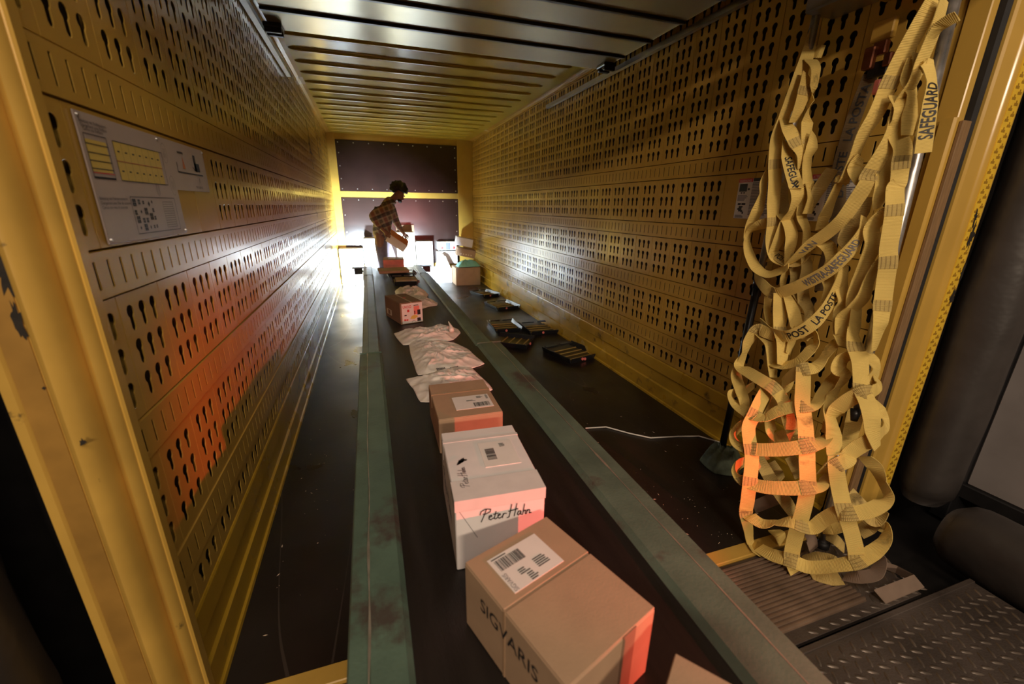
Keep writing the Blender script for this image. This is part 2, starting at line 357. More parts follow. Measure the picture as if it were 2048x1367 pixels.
def perforated(name, width, height, rows, cols, side, depth=0.003, c0=None):
    mp = (lambda u, v, w: (w, u, v)) if side > 0 else (lambda u, v, w: (-w, u, v))
    mb = MB(); g = 0.0015; z_mid = height/2; pitch = 0.079
    us = [width/2+(k-(cols-1)/2)*KP for k in range(cols)] if c0 is None else c0
    ub = [g]+[(us[i]+us[i+1])/2 for i in range(len(us)-1)]+[width-g]
    vs = [z_mid+(r-(rows-1)/2)*pitch for r in range(rows)]
    if rows == 10: vs = [0.058+0.079*r for r in range(rows)]
    vb = [g]+[(vs[i]+vs[i+1])/2 for i in range(rows-1)]+[height-g]
    for i, u in enumerate(us):
        for j, v in enumerate(vs): cell(mb, ub[i], ub[i+1], vb[j], vb[j+1], KEY, u, v, depth, mp)
    # folded edges
    for a, b in (((g, g), (width-g, g)), ((width-g, g), (width-g, height-g)), ((width-g, height-g), (g, height-g)), ((g, height-g), (g, g))):
        mb.quad(mp(*a, 0), mp(*b, 0), mp(*b, -0.02), mp(*a, -0.02))
    me = mb.mesh(name); me.materials.append(MT['yellow_panel']); return me
def side_wall(side):
    X = XL if side > 0 else XR; tagn = 'wall_left' if side > 0 else 'wall_right'
    mp = (lambda u, v, w: (X+w, u, v)) if side > 0 else (lambda u, v, w: (X-w, u, v))
    YS = Y0 if side > 0 else 1.09
    b = MB(); b.box(mp(YS, -0.04, -0.030), mp(YB+0.05, ZC+0.05, -0.055))
    root = struct(b.build(tagn, 'backing'))
    ys = 1.104 if side > 0 else 1.2085; ye = YB; ncol = int((ye-ys)/PW)
    for bi, (z0, z1, rows) in enumerate(BANDS):
        me = perforated('perforated_panel', PW, z1-z0, rows, 3, side)
        for c in range(ncol):
            if bi == 0 and c < 4:
                pb = MB(); pb.box(mp(ys+c*PW+0.0015, z0+0.0015, -0.02), mp(ys+(c+1)*PW-0.0015, z1-0.0015, 0)); pb.build('blank_panel', 'yellow_panel', root); continue
            o = bpy.data.objects.new('perforated_panel', me); col.objects.link(o); o.parent = root; o.location = (X, ys+c*PW, z0)
        # narrow end pieces
        w0 = ys-(Y0+0.012 if side > 0 else 1.09)
        me2 = perforated('edge_panel', w0, z1-z0, rows, 1, side, c0=[w0*0.5] if side > 0 else [w0*0.26, w0*0.26+KP])
        o = bpy.data.objects.new('edge_panel', me2); col.objects.link(o); o.parent = root; o.location = (X, ys-w0, z0)
        w1 = ye-(ys+ncol*PW)
        if w1 > 0.01: pb = MB(); pb.box(mp(ys+ncol*PW+0.0015, z0, -0.02), mp(ye, z1, 0)); pb.build('blank_panel', 'yellow_panel', root)
    # slotted strips
    y_start = Y0+0.012 if side > 0 else 1.09
    n = int((ye-y_start-0.02)/0.0495); sp = 0.0495
    slot = [(0.0042, -0.029), (0.0042, 0.029), (-0.0042, 0.029), (-0.0042, -0.029)]
    for z in STRIPS:
        mb = MB(); lift = 0.004
        lm = lambda u, v, w: mp(u, v, w+lift)
        for k in range(n):
            u0 = y_start+k*sp; u1 = u0+sp if k < n-1 else ye
            cell(mb, u0, u1, z+0.003, z+SH-0.003, slot, u0+sp*0.5, z+SH/2, 0.0022, lm)
        mb.quad(lm(y_start, z+0.003, 0), lm(ye, z+0.003, 0), mp(ye, z+0.002, -0.02), mp(y_start, z+0.002, -0.02))
        mb.quad(lm(y_start, z+SH-0.003, 0), lm(ye, z+SH-0.003, 0), mp(ye, z+SH-0.002, -0.02), mp(y_start, z+SH-0.002, -0.02))
        mb.build('slotted_strip', 'yellow_panel', root)
    # kick plate
    prof = [(-0.02, 0.300), (0.002, 0.298), (0.005, 0.290), (0.005, 0.212), (-0.004, 0.205), (-0.004, 0.122), (0.005, 0.114), (0.005, 0.020), (0.012, 0.014), (0.014, 0.0)]
    mb = MB(); V = []; F = []
    for u in (max(YS, Y0+0.012), YB): V += [mp(u, v, w) for w, v in prof]
    n_ = len(prof); F = [(i, i+1, n_+i+1, n_+i) for i in range(n_-1)]
    mb.add(V, F); mb.build('kick_plate', 'kick', root)
    # top rail of the wall
    mb = MB(); prof = [(-0.02, 2.43), (0.006, 2.432), (0.010, ZC-0.012), (0.035, ZC-0.004), (0.07, ZC-0.003)]; V = []
    for u in (max(YS, Y0+0.012), YB): V += [mp(u, v, w) for w, v in prof]
    n_ = len(prof); mb.add(V, [(i, i+1, n_+i+1, n_+i) for i in range(n_-1)]); mb.build('top_rail', 'yellow', root)
    return root
wall_l = side_wall(1); wall_r = side_wall(-1)

# ------------------------------------------------------------------ back wall with two plywood panels
mb = MB(); mb.box((XL-0.02, YB, -0.04), (XR+0.02, YB+0.06, ZC+0.03)); wall_b = struct(mb.build('wall_back', 'yellow'))
for z0, z1 in ((1.555, 2.36), (0.30, 1.455)):
    p = MB().box((-0.40, YB-0.012, z0), (1.63, YB+0.01, z1), 0.003).build('plywood_panel', 'ply', wall_b)
    rv = MB()
    for x in np.linspace(-0.36, 1.59, 9):
        for z in (z0+0.04, z1-0.04): rv.tube([(x, YB-0.012, z), (x, YB-0.017, z)], [0.010, 0.006], 8)
    for z in np.linspace(z0, z1, 5)[1:-1]:
        for x in (-0.36, 1.59): rv.tube([(x, YB-0.012, z), (x, YB-0.017, z)], [0.010, 0.006], 8)
    rv.build('rivets', 'alu', p)
MB().box((XL, YB-0.02, 0), (-0.40, YB+0.01, ZC), 0.004).build('frame_post', 'yellow', wall_b)
MB().box((1.63, YB-0.02, 0), (XR, YB+0.01, ZC), 0.004).build('frame_post', 'yellow', wall_b)

# ------------------------------------------------------------------ ceiling with pressed ribs
mb = MB(); mb.box((XL-0.05, Y0, ZC), (XR+0.05, YB+0.05, ZC+0.04)); ceil = struct(mb.build('ceiling', 'ceiling'))
def rib_mesh(x0, x1, r=0.034, d=0.020):
    mb = MB(); n = 8; L = []
    xs = [x0+r*0.0, x0+0.015, x0+0.04, x0+0.09]+list(np.linspace(x0+0.2, x1-0.2, 8))+[x1-0.09, x1-0.04, x1-0.015, x1]
    for i, x in enumerate(xs):
        e = min(1, math.sqrt(max(0, min(x-x0, x1-x))/0.05)); 
        for k in range(n+1):
            a = math.pi*k/n; L.append((x, math.cos(a)*r*(0.3+0.7*e), -math.sin(a)*d*e))
    F = [(i*(n+1)+k, i*(n+1)+k+1, (i+1)*(n+1)+k+1, (i+1)*(n+1)+k) for i in range(len(xs)-1) for k in range(n)]
    mb.add(L, F); me = mb.mesh('ceiling_rib', True); me.materials.append(MT['ceiling']); return me
rm = rib_mesh(-0.455, 1.735)
for k in range(-9, 14):
    o = bpy.data.objects.new('ceiling_rib', rm); col.objects.link(o); o.parent = ceil; o.location = (0, 3.70+0.318*k, ZC)

# ------------------------------------------------------------------ overhead door rolled under the ceiling
door = thing('overhead_door', 'sectional trailer door slid open under the ceiling', 'door', (0.69, 2.2, 2.34))
def dpart(mb, name, m, parent=door, **k):
    o = mb.build(name, m, parent, **k); return o
def shift(mb, base): mb.v = [(x-base[0], y-base[1], z-base[2]) for x, y, z in mb.v]; return mb
DB = (0.69, 2.2, 2.34)
dy = [3.33, 2.99, 2.68, 2.37, 2.06, 1.75, 1.44, 1.13]
for a, b in zip(dy[:-1], dy[1:]):
    m1 = MB(); m1.prism([(b+0.03, 2.352), (a-0.004, 2.352), (a-0.004, 2.372), (b+0.004, 2.372), (b+0.004, 2.364), (b+0.022, 2.362)], 0, XL+0.07, XR-0.10)
    s = dpart(shift(m1, DB), 'door_section', 'door')
    m2 = MB(); m2.box((XL+0.07, b+0.004, 2.338), (XR-0.10, b+0.030, 2.352), 0.003); dpart(shift(m2, DB), 'hinge_bar', 'blackmetal', s)
def bracket(x, y, sgn):
    m1 = MB(); m1.box((x-0.05, y-0.06, 2.328), (x+0.05, y+0.06, 2.352), 0.005); m1.box((x-0.045, y-0.055, 2.300), (x+0.045, y-0.03, 2.34), 0.004); m1.box((x-0.045, y+0.02, 2.305), (x+0.045, y+0.05, 2.34), 0.004)
    b = dpart(shift(m1, DB), 'roller_bracket', 'blackmetal')
    m2 = MB()
    for dx in (-0.025, 0.025): m2.tube([(x+dx, y, 2.328), (x+dx, y, 2.318)], 0.009, 8)
    dpart(shift(m2, DB), 'bolt', 'alu', b)
    m3 = MB(); m3.tube([(x, y, 2.33), (x-sgn*0.05, y, 2.33)], 0.012, 10); dpart(shift(m3, DB), 'roller', 'alu', b)
bracket(XL+0.095, 3.26, 1); bracket(XR-0.13, 3.20, -1)
for x, ye, nm in ((XL+0.025, 4.25, 'left'), (XR-0.035, 4.55, 'right')):
    mb = MB(); mb.prism([(x-0.016, 2.345), (x-0.016, 2.313), (x+0.016, 2.313), (x+0.016, 2.345), (x+0.012, 2.345), (x+0.012, 2.318), (x-0.012, 2.318), (x-0.012, 2.345)], 1, 1.05, ye)
    tag(mb.build('door_rail', 'steel'), 'galvanised door track along the %s wall below the ceiling' % nm, 'rail', 'door tracks')
# header at the opening that shades the upper walls
hd = thing('door_header', 'steel header above the trailer opening with narrow gap', 'header', (0.69, 1.0, 2.1))
for z0, z1 in ((2.035, 2.165), (2.195, 2.50)):
    m1 = MB(); m1.box((XL+0.025, 0.985, z0), (XR-0.015, 1.015, z1), 0.003); shift(m1, (0.69, 1.0, 2.1)); m1.build('header_plate', 'yellow', hd)

# ------------------------------------------------------------------ end frame posts and dock surround
def post_right():
    r = thing('door_post', 'yellow right door post with reflective tape beside the net', 'post', (2.0, 0.97, 0))
    b = (2.0, 0.97, 0)
    def P(mb, name, m, par=r, **k): return shift(mb, b).build(name, m, par, **k)
    # plate between wall and seal
    P(MB().box((1.905, 1.02, 0), (1.94, 1.085, 2.5), 0.003), 'wall_return', 'yellow')
    P(MB().prism([(1.880, 1.055), (1.880, 1.018), (1.888, 1.012), (1.912, 1.012), (1.912, 1.055)], 2, 0.0, 1.64), 'corner_angle', 'yellow')
    P(MB().box((1.900, 0.999, 0.0), (1.944, 1.011, 1.63), 0.002), 'wear_strip', 'wear')
    P(MB().prism([(1.941, 1.03), (1.945, 1.005), (1.960, 0.998), (1.976, 1.005), (1.980, 1.03)], 2, 0, 2.5), 'door_seal', 'rubber')
    prof = [(1.972, 1.06), (1.972, 0.995), (1.978, 0.988), (2.036, 0.986), (2.042, 0.979), (2.050, 0.975), (2.058, 0.979), (2.064, 0.986), (2.140, 0.986), (2.148, 0.994), (2.148, 1.06)]
    body = P(MB().prism(prof, 2, -0.02, 2.5), 'post_body', 'yellow', angle=40)
    # brick-pattern reflective tape
    t = P(MB().box((2.078, 0.9835, 0.18), (2.130, 0.986, 2.45)), 'reflective_tape', 'reflect', body)
    mk = MB(); z = 0.2; k = 0
    while z < 2.43:
        x = 2.083 if k % 2 else 2.105
        mk.box((x, 0.9827, z), (x+0.020, 0.9837, z+0.008)); mk.box((x+0.007, 0.9827, z+0.008), (x+0.013, 0.9837, z+0.0155)); z += 0.0165; k += 1
    for i, (cx, cy, w, h) in enumerate(((1944, 470, 12, 60), (1951, 435, 8, 40), (1906, 592, 9, 34), (1925, 545, 7, 40), (1848, 698, 6, 5))):
        r_ = random.Random(i+70); n_ = 20; pts = []
        for k in range(n_):
            a_ = 2*math.pi*k/n_; q = r_.uniform(0.35, 1.2); x, y = math.cos(a_)*w/2*q, math.sin(a_)*h/2*q
            pts.append(at(cx+x-y*0.34, cy+y, 1, 0.9822))
        m_ = MB(); c_ = sum(pts, Vector())/n_; m_.add([c_]+pts, [(0, 1+k, 1+(k+1) % n_) for k in range(n_)]); P(m_, 'scuff_mark', 'scuff', body)
    P(mk, 'tape_pattern', 'reflect_dark', body)
def post_left():
    b = (-0.6, 0.97, 0)
    r = thing('door_post', 'scuffed yellow left door post at the trailer opening', 'post', b)
    def P(mb, name, m, par=r, **k): return shift(mb, b).build(name, m, par, **k)
    P(MB().box((-0.555, 1.0, -0.02), (-0.512, 1.034, 2.5), 0.004), 'wall_return', 'yellow')
    P(MB().prism([(-0.545, 1.01), (-0.543, 0.985), (-0.530, 0.975), (-0.520, 0.985), (-0.518, 1.01)], 2, -0.02, 2.5), 'corner_angle', 'yellow_worn', angle=50)
    prof = [(-0.655, 1.03), (-0.655, 0.945), (-0.650, 0.938), (-0.634, 0.938), (-0.630, 0.944), (-0.588, 0.944), (-0.582, 0.936), (-0.572, 0.930), (-0.562, 0.934), (-0.552, 0.952), (-0.546, 0.972), (-0.546, 1.03)]
    body = P(MB().prism(prof, 2, -0.05, 2.5), 'post_body', 'yellow_worn', angle=40)
    P(MB().box((-0.629, 0.9415, 0.0), (-0.589, 0.944, 2.45)), 'worn_tape', 'post_recess', body)
    for i, (cx, cy, w, h, tilt) in enumerate(((8, 545, 40, 110, 0.30), (36, 640, 24, 95, 0.38), (98, 738, 26, 14, -0.3), (88, 776, 10, 8, 0.2), (166, 884, 16, 18, 0.6), (172, 934, 26, 12, -0.5), (190, 958, 22, 9, -0.4), (294, 1300, 16, 16, 0.2), (300, 1285, 30, 8, -0.9))):
        r_ = random.Random(i+40); n_ = 22; pts = []
        for k in range(n_):
            a = 2*math.pi*k/n_; q = r_.uniform(0.45, 1.15)
            x, y = math.cos(a)*w/2*q, math.sin(a)*h/2*q; pts.append(at(cx+x*math.cos(tilt)+y*math.sin(tilt), cy-x*math.sin(tilt)+y*math.cos(tilt), 1, 0.9288 if i in (4,) else 0.9408))
        m_ = MB(); c_ = sum(pts, Vector())/n_; m_.add([c_]+pts, [(0, 1+k, 1+(k+1) % n_) for k in range(n_)]); P(m_, 'scuff_mark', 'scuff', body)
post_right(); post_left()

# padded dock shelter
def roll(path, rad, n=18, seed=0, squash=1.0, seg=46):
    pts = [Vector(p) for p in path]; mb = MB()
    P = []
    for i in range(seg+1):
        t = i/seg*(len(pts)-1); k = min(int(t), len(pts)-2); P.append(pts[k].lerp(pts[k+1], t-k))
    d = (P[-1]-P[0]).normalized(); a = d.orthogonal().normalized(); b = d.cross(a)
    for i, p in enumerate(P):
        e = 1.0
        q = min(i, seg-i)/seg
        if q < 0.06: e = math.sqrt(1-(1-q/0.06)**2)*0.35+0.65
        for k in range(n):
            an = 2*math.pi*k/n; v = a*math.cos(an)+b*math.sin(an)
            w = noise.noise(Vector((p.x*2.5+seed, p.y*2.5+math.cos(an), p.z*2.5+math.sin(an))))*0.10
            w += (noise.noise(Vector((p.x*9+seed, p.y*9+math.cos(an)*2, p.z*12+math.sin(an)*2))))*0.03
            q2 = p+v*rad*e*(1+w); mb.v.append(tuple(q2))
    for i in range(seg):
        for k in range(n): mb.f.append((i*n+k, i*n+(k+1) % n, (i+1)*n+(k+1) % n, (i+1)*n+k))
    mb.f.append(tuple(range(n))); mb.f.append(tuple(range(seg*n, seg*n+n))[::-1])
    return mb
def cushion(name, label, path, rad, seed, group='padded dock cushions'):
    o = roll(path, rad, seed=seed).build(name, 'vinyl', None, True); return tag(o, label, 'cushion', group)
cushion('dock_cushion', 'black vinyl upright dock cushion right of the reflective tape', [(2.285, 0.935, 0.10), (2.285, 0.935, 2.6)], 0.105, 1)
cushion('dock_cushion', 'black vinyl cushion lying beside the diamond plate', [(2.245, 0.80, 0.06), (2.245, -0.9, 0.06)], 0.145, 2)
cushion('dock_cushion', 'black vinyl upright dock cushion beside the scuffed left post', [(-0.90, 0.83, -0.1), (-0.90, 0.83, 2.6)], 0.19, 3)
cushion('dock_cushion', 'black vinyl cushion lying left of the conveyor in the dark', [(-1.0, 0.52, 0.09), (-1.0, -0.9, 0.09)], 0.17, 4)
ws = MB(); ws.box((2.62, -1.2, 0.10), (2.68, 0.935, 2.6), 0.006); w1 = struct(ws.build('wall_dock_right', 'greypanel'))
MB().box((2.60, -1.2, 0.03), (2.70, 0.95, 0.10), 0.004).build('bottom_seal', 'rubber', w1)
MB().box((2.56, 0.935, -0.1), (2.72, 1.0, 2.6), 0.004).build('door_jamb', 'blackmetal', w1)
struct(MB().box((-1.3, -1.2, -0.2), (3.4, 1.064, -0.12)).build('floor_dock', 'rubber'))
wl = struct(MB().box((-1.25, -1.2, -0.1), (-1.2, 1.0, 2.6)).build('wall_dock_left', 'rubber'))
sur = struct(MB().box((2.15, 1.065, -0.13), (3.4, 1.12, 2.7)).build('wall_dock_front_right', 'rubber'))
struct(MB().box((-1.9, 1.06, -0.1), (-0.66, 1.12, 2.7)).build('wall_dock_front_left', 'rubber'))

# threshold, ribbed lip and tread plate leveller
th_ = MB(); th_.box((XL-0.02, 0.985, -0.035), (XR+0.02, 1.045, 0.002), 0.003); struct(th_.build('trim_1', 'yellow_worn'))
lv = thing('dock_leveller', 'steel tread plate dock leveller with ribbed lip under the net', 'dock plate', (1.5, 0.3, 0))
LB = (1.5, 0.3, 0)
shift(MB().box((-0.48, 0.655, -0.03), (1.84, 0.983, -0.012), 0.002), LB).build('lip_plate', 'tread', lv)
shift(MB().box((-0.68, -1.1, -0.03), (2.09, 0.638, -0.008), 0.004), LB).build('tread_plate', 'tread', lv)
shift(MB().box((-0.68, 0.622, -0.012), (2.09, 0.640, -0.003), 0.002), LB).build('edge_bar', 'tread', lv)
pad = shift(MB().box((0.70, 0.696, -0.012), (1.605, 0.965, -0.006)), LB).build('ribbed_pad', 'ribpad', lv)
rbm = MB(); rbm.prism([(-0.0055, 0), (-0.003, 0.007), (0.003, 0.007), (0.0055, 0)], 0, 0.70-1.5, 1.605-1.5); rme = rbm.mesh('pad_rib'); rme.materials.append(MT['ribpad'])
for k in range(17):
    o = bpy.data.objects.new('pad_rib', rme); col.objects.link(o); o.parent = pad; o.location = (0, 0.704+0.0158*k-0.3, -0.006)
# tread lugs, alternating by 90 degrees
lm_ = MB(); n = 10
ring0 = [(math.cos(2*math.pi*k/n)*0.019, math.sin(2*math.pi*k/n)*0.0058, 0) for k in range(n)]; ring1 = [(x*0.6, y*0.5, 0.0034) for x, y, z in ring0]
lm_.add(ring0+ring1, [(k, (k+1) % n, n+(k+1) % n, n+k) for k in range(n)]+[tuple(range(n, 2*n))]); lme = lm_.mesh('tread_lug', True); lme.materials.append(MT['lug'])
lugs = []
pitch = 0.036
for i in range(-5, 60):
    for j in range(-5, 60):
        a, b = i*pitch, j*pitch
        x = 1.0+(a+b)*0.7071; y = 0.66+(b-a)*0.7071-0.55
        ok_main = 0.93 < x < 2.07 and -0.02 < y < 0.608; ok_lip = (0.95 < x < 1.9 and 0.662 < y < 0.69) or (1.63 < x < 1.9 and 0.662 < y < 0.93)
        if ok_main or ok_lip: lugs.append((x, y, math.pi/4 if (i+j) % 2 else -math.pi/4, -0.008 if ok_main else -0.012))
lugs.sort(key=lambda q: -(q[1]+0.45*q[0]))
for x, y, a, z in lugs[:298]:
    o = bpy.data.objects.new('tread_lug', lme); col.objects.link(o); o.parent = lv; o.location = (x-1.5, y-0.3, z); o.rotation_euler = (0, 0, a+0.25)
if len(lugs) > 298:
    mb = MB()
    for x, y, a, z in lugs[298:]:
        c, s = math.cos(a+0.25), math.sin(a+0.25)
        mb.add([(x-1.5+p[0]*c-p[1]*s, y-0.3+p[0]*s+p[1]*c, z+p[2]) for p in ring0+ring1], [(k, (k+1) % n, n+(k+1) % n, n+k) for k in range(n)]+[tuple(range(n, 2*n))])
    o = mb.build('tread_lugs_far', 'lug', lv, True); o['kind'] = 'stuff'

# ------------------------------------------------------------------ telescopic belt conveyor
ZB = 0.485
cv = thing('belt_conveyor', 'telescopic belt conveyor with worn green side rails reaching into the trailer', 'conveyor', (0.3, 3.0, 0))
CB = (0.3, 3.0, 0)
def CP(mb, name, m, par=cv, **k): return shift(mb, CB).build(name, m, par, **k)
SEC = [(-0.75, 2.505, -0.112, 0.012, 0.600, 0.758, 0.500), (2.505, 5.61, -0.100, 0.008, 0.592, 0.706, 0.494), (5.61, 6.42, -0.115, 0.002, 0.585, 0.696, 0.490)]
CP(MB().box((-0.02, -0.75, ZB-0.012), (0.635, 6.36, ZB), 0.002), 'belt', 'belt')
CP(MB().tube([(-0.02, 6.36, ZB-0.055), (0.635, 6.36, ZB-0.055)], 0.052, 20), 'end_roller', 'belt', smooth=True)
for i, (ya, yb, xa, xb, xc, xd, zt) in enumerate(SEC):
    for s, (o_, i_) in enumerate(((xa, xb), (xd, xc))):
        sg = 1 if i_ > o_ else -1; w = abs(i_-o_)
        # bent sheet: inner flange slopes to the belt, crease, flat outer shelf, skirt
        pr = [(i_, ZB+0.002), (i_-sg*w*0.10, zt+0.002), (o_+sg*w*0.36, zt+0.004), (o_+sg*w*0.33, zt-0.001), (o_+sg*0.004, zt-0.004), (o_, zt-0.010), (o_, zt-0.20), (o_+sg*0.02, zt-0.22), (o_+sg*0.02, zt-0.03), (i_, ZB-0.02)]
        rl = CP(MB().prism(pr, 1, ya+0.002, yb-0.002), 'side_rail', 'green')
        e = MB(); r2 = random.Random(i*3+s); n_ = 60; V = []; xe = o_+sg*w*0.345
        ys_ = np.linspace(max(ya, -0.3)+0.01, yb-0.01, n_)
        for y in ys_:
            j = noise.noise(Vector((y*3.0, s*7.0+i, 0)))*0.006; wd = 0.0012+max(0, noise.noise(Vector((y*5, 3+s, i))))*0.006
            V += [(xe+j-wd, y, zt+0.0048), (xe+j+wd, y, zt+0.0048)]
        if i == 0: e.add(V, [(2*k, 2*k+1, 2*k+3, 2*k+2) for k in range(n_-1)]); CP(e, 'bare_edge', 'edge', rl)
        # end lip between sections
        CP(MB().box((min(o_, i_), yb-0.006, zt-0.002), (max(o_, i_), yb-0.001, zt+0.006)), 'section_lip', 'green', rl)
for i, (ya, yb, xa, xb, xc, xd, zt) in enumerate(SEC):
    CP(MB().box((xa+0.03, ya, zt-0.30+0.04*i), (xd-0.03, yb-0.08, zt-0.10), 0.006), 'boom_frame', 'blackmetal')
# support legs under the near section
for y in (0.2,):
    for x in (0.0, 0.62): CP(MB().box((x-0.03, y-0.05, 0.0), (x+0.03, y+0.05, 0.22), 0.004), 'support_leg', 'blackmetal')
# work lamps either side of the end
for x, sg in ((-0.185, -1), (0.775, 1)):
    h = CP(MB().box((x-0.055, 6.36, 0.395), (x+0.055, 6.46, 0.475), 0.006), 'work_lamp', 'blackmetal')
    CP(MB().box((x-0.085, 6.33, 0.478), (x+0.075, 6.47, 0.490), 0.003), 'lamp_hood', 'blackmetal', h)
    CP(MB().box((x-sg*0.12, 6.38, 0.42), (x, 6.40, 0.45), 0.003), 'lamp_arm', 'blackmetal', h)
    CP(MB().box((x-0.045, 6.459, 0.405), (x+0.045, 6.463, 0.467)), 'lamp_lens', 'lens', h)
    lamp('work_lamp_light', 'AREA', (x, 6.475, 0.436), (x+(0.02 if sg < 0 else -0.25), 7.6, 0.40), (0.72, 0.89, 1.0), 90, shape='RECTANGLE', size=0.09, size_y=0.06, spread=1.8)

# red signal lamp with an added beam plate on a stand beside the leveller (behind the camera)
sl_ = thing('signal_lamp', 'red dock signal lamp on a post, unseen, with added beam plate', 'lamp', (1.45, -0.62, -0.006))
MB().tube([(0, -0.05, 0.0), (0, -0.05, 0.76)], 0.02, 10).build('lamp_post', 'blackmetal', sl_)
MB().box((-0.07, -0.05, 0.74), (0.07, 0.045, 0.90), 0.006).build('lamp_body', 'blackmetal', sl_)
MB().box((-0.14, 0.045, 0.844), (0.14, 0.20, 0.848)).build('beam_plate', 'blackmetal', sl_)  # unseen plate added to keep the red beam off the upper walls

# ------------------------------------------------------------------ instruction plate on the left wall
def plate_left():
    X = XL+0.006; o = thing('instruction_plate', 'white loading instruction plate with yellow diagrams on left wall', 'sign', (X, 1.4, 1.25))
    B = (X, 1.4, 1.25)
    def q(x, y, d=0.0):   # pixel of the zoomed crop -> point on the plate
        p = at(130+x/4.883, 210+y/4.883, 0, X); return Vector((X+d, p.y, p.z))
    def P(mb, name, m, par=o): return shift(mb, B).build(name, m, par)
    tl, tr, nr, nl, br, bl = q(80, 45), q(1340, 445), q(1410, 850), q(1100, 828), q(1190, 1245), q(430, 1355)
    zt = (tl.z+tr.z)/2; zb = (bl.z+br.z)/2; y0 = (tl.y+bl.y)/2; y1 = (tr.y+nr.y)/2; yn = (nl.y+br.y)/2; zn = (nl.z+nr.z)/2
    poly = [(y0, zb), (yn, zb), (yn, zn), (y1, zn), (y1, zt), (y0, zt)]
    P(MB().prism(poly, 0, X-0.003, X), 'plate', 'signface')
    W, Hh = y1-y0, zt-zb
    def R(mb, a, b, c, d): mb.quad((X+0.0008, a, b), (X+0.0008, c, b), (X+0.0008, c, d), (X+0.0008, a, d))
    def u(x, y): p = q(x, y); return p.y, p.z
    def RR(mb, x0, y0_, x1, y1_): # upright rectangle through two opposite crop corners
        a, b = u(x0, y0_); c, d = u(x1, y1_); R(mb, min(a, c), min(b, d), max(a, c), max(b, d))
    yl = MB(); a0, b0 = u(163, 265); a1, b1 = u(495, 728); c0, d0 = u(450, 345); c1, d1 = u(1003, 780)
    R(yl, a0, b1+0.012, a1-0.004, b0-0.010); R(yl, c0, d1, c1-0.015, d0); P(yl, 'diagram_field', 'diag_yellow')
    ink = MB(); X += 0.0004; t = 0.0016
    def line(p, r, w=t):
        dx, dz = r[0]-p[0], r[1]-p[1]; L_ = math.hypot(dx, dz); nx, nz = -dz/L_*w/2, dx/L_*w/2
        ink.quad((X+0.001, p[0]-nx, p[1]-nz), (X+0.001, r[0]-nx, r[1]-nz), (X+0.001, r[0]+nx, r[1]+nz), (X+0.001, p[0]+nx, p[1]+nz))
    def frame(a, b, c, d, w=t):
        line((a, b), (c, b), w); line((c, b), (c, d), w); line((c, d), (a, d), w); line((a, d), (a, b), w)
    frame(a0, b1, a1, b0); line((a0, b1+0.001), (a1, b1+0.001), 0.004)
    for f in (0.22, 0.42, 0.6, 0.78): line((a0, b0+(b1-b0)*f), (a1, b0+(b1-b0)*f), 0.0018)
    frame(c0, d1, c1, d0)
    for k in range(1, 7): line((c0+(c1-0.015-c0)*k/7, d1), (c0+(c1-0.015-c0)*k/7, d0), 0.0006)
    line((c0, (d0+d1)/2), (c1-0.015, (d0+d1)/2), 0.0014)
    for k in range(7):
        for f in (0.25, 0.75): line((c0+(c1-0.015-c0)*(k+0.35)/7, d0+(d1-d0)*f), (c0+(c1-0.015-c0)*(k+0.65)/7, d0+(d1-d0)*f), 0.003)
    # lower diagram: crates from above and stack
    e0, g0 = u(628, 895); e1, g1 = u(1127, 1205); frame(e0, g1, e1, g0, 0.0016)
    for (x, y, s, d) in ((672, 950, 1, 0), (718, 945, .7, 0), (760, 950, .5, 0), (815, 965, 1.1, 1), (842, 945, .8, 1), (692, 1048, .7, 0), (742, 1040, .8, 1), (790, 1035, 1, 0), (858, 1025, .6, 0), (845, 1085, 1, 0), (880, 1100, .6, 0), (720, 1118, 1, 0), (772, 1125, .7, 0), (806, 1122, .7, 0), (742, 1198, .8, 1), (793, 1192, 1, 0), (838, 1190, .8, 1), (872, 1185, .5, 0), (898, 1180, .5, 0)):
        a, b = u(x, y); r = 0.0042*s
        if d: ink.quad((X+0.001, a-r*1.2, b), (X+0.001, a, b-r*1.5), (X+0.001, a+r*1.2, b), (X+0.001, a, b+r*1.5))
        else:
            for sx in (-1, 1):
                for sz in (-1, 1): ink.quad((X+0.001, a+sx*r-r*0.9, b+sz*r-r*0.9), (X+0.001, a+sx*r+r*0.9, b+sz*r-r*0.9), (X+0.001, a+sx*r+r*0.9, b+sz*r+r*0.9), (X+0.001, a+sx*r-r*0.9, b+sz*r+r*0.9))
    h0, k0 = u(948, 945); h1, k1 = u(1095, 1180); h0 = (h0+u(1000, 1180)[0])/2; frame(h0, k1, h1, k0, 0.001)
    for k in range(1, 11): line((h0, k0+(k1-k0)*k/11), (h1, k0+(k1-k0)*k/11), 0.0009)
    # fork lift pictogram
    p1, p2 = u(1085, 555), u(1105, 650); p3 = u(1345, 690); line(p1, p2, 0.004); line((p2[0], p2[1]), (p3[0], p2[1]), 0.004)
    m0 = u(1240, 490); m1 = u(1320, 665); R(ink, m0[0], p2[1]+0.01, m0[0]+(m1[0]-m0[0])*0.4, m0[1]); R(ink, m0[0], p2[1]+0.01, m1[0], p2[1]+0.035)
    line((m0[0]-0.02, p2[1]+0.022), (m0[0], p2[1]+0.012), 0.003); line(((m0[0]+m1[0])/2, p2[1]-0.008), ((m0[0]+m1[0])/2, p2[1]-0.024), 0.003)
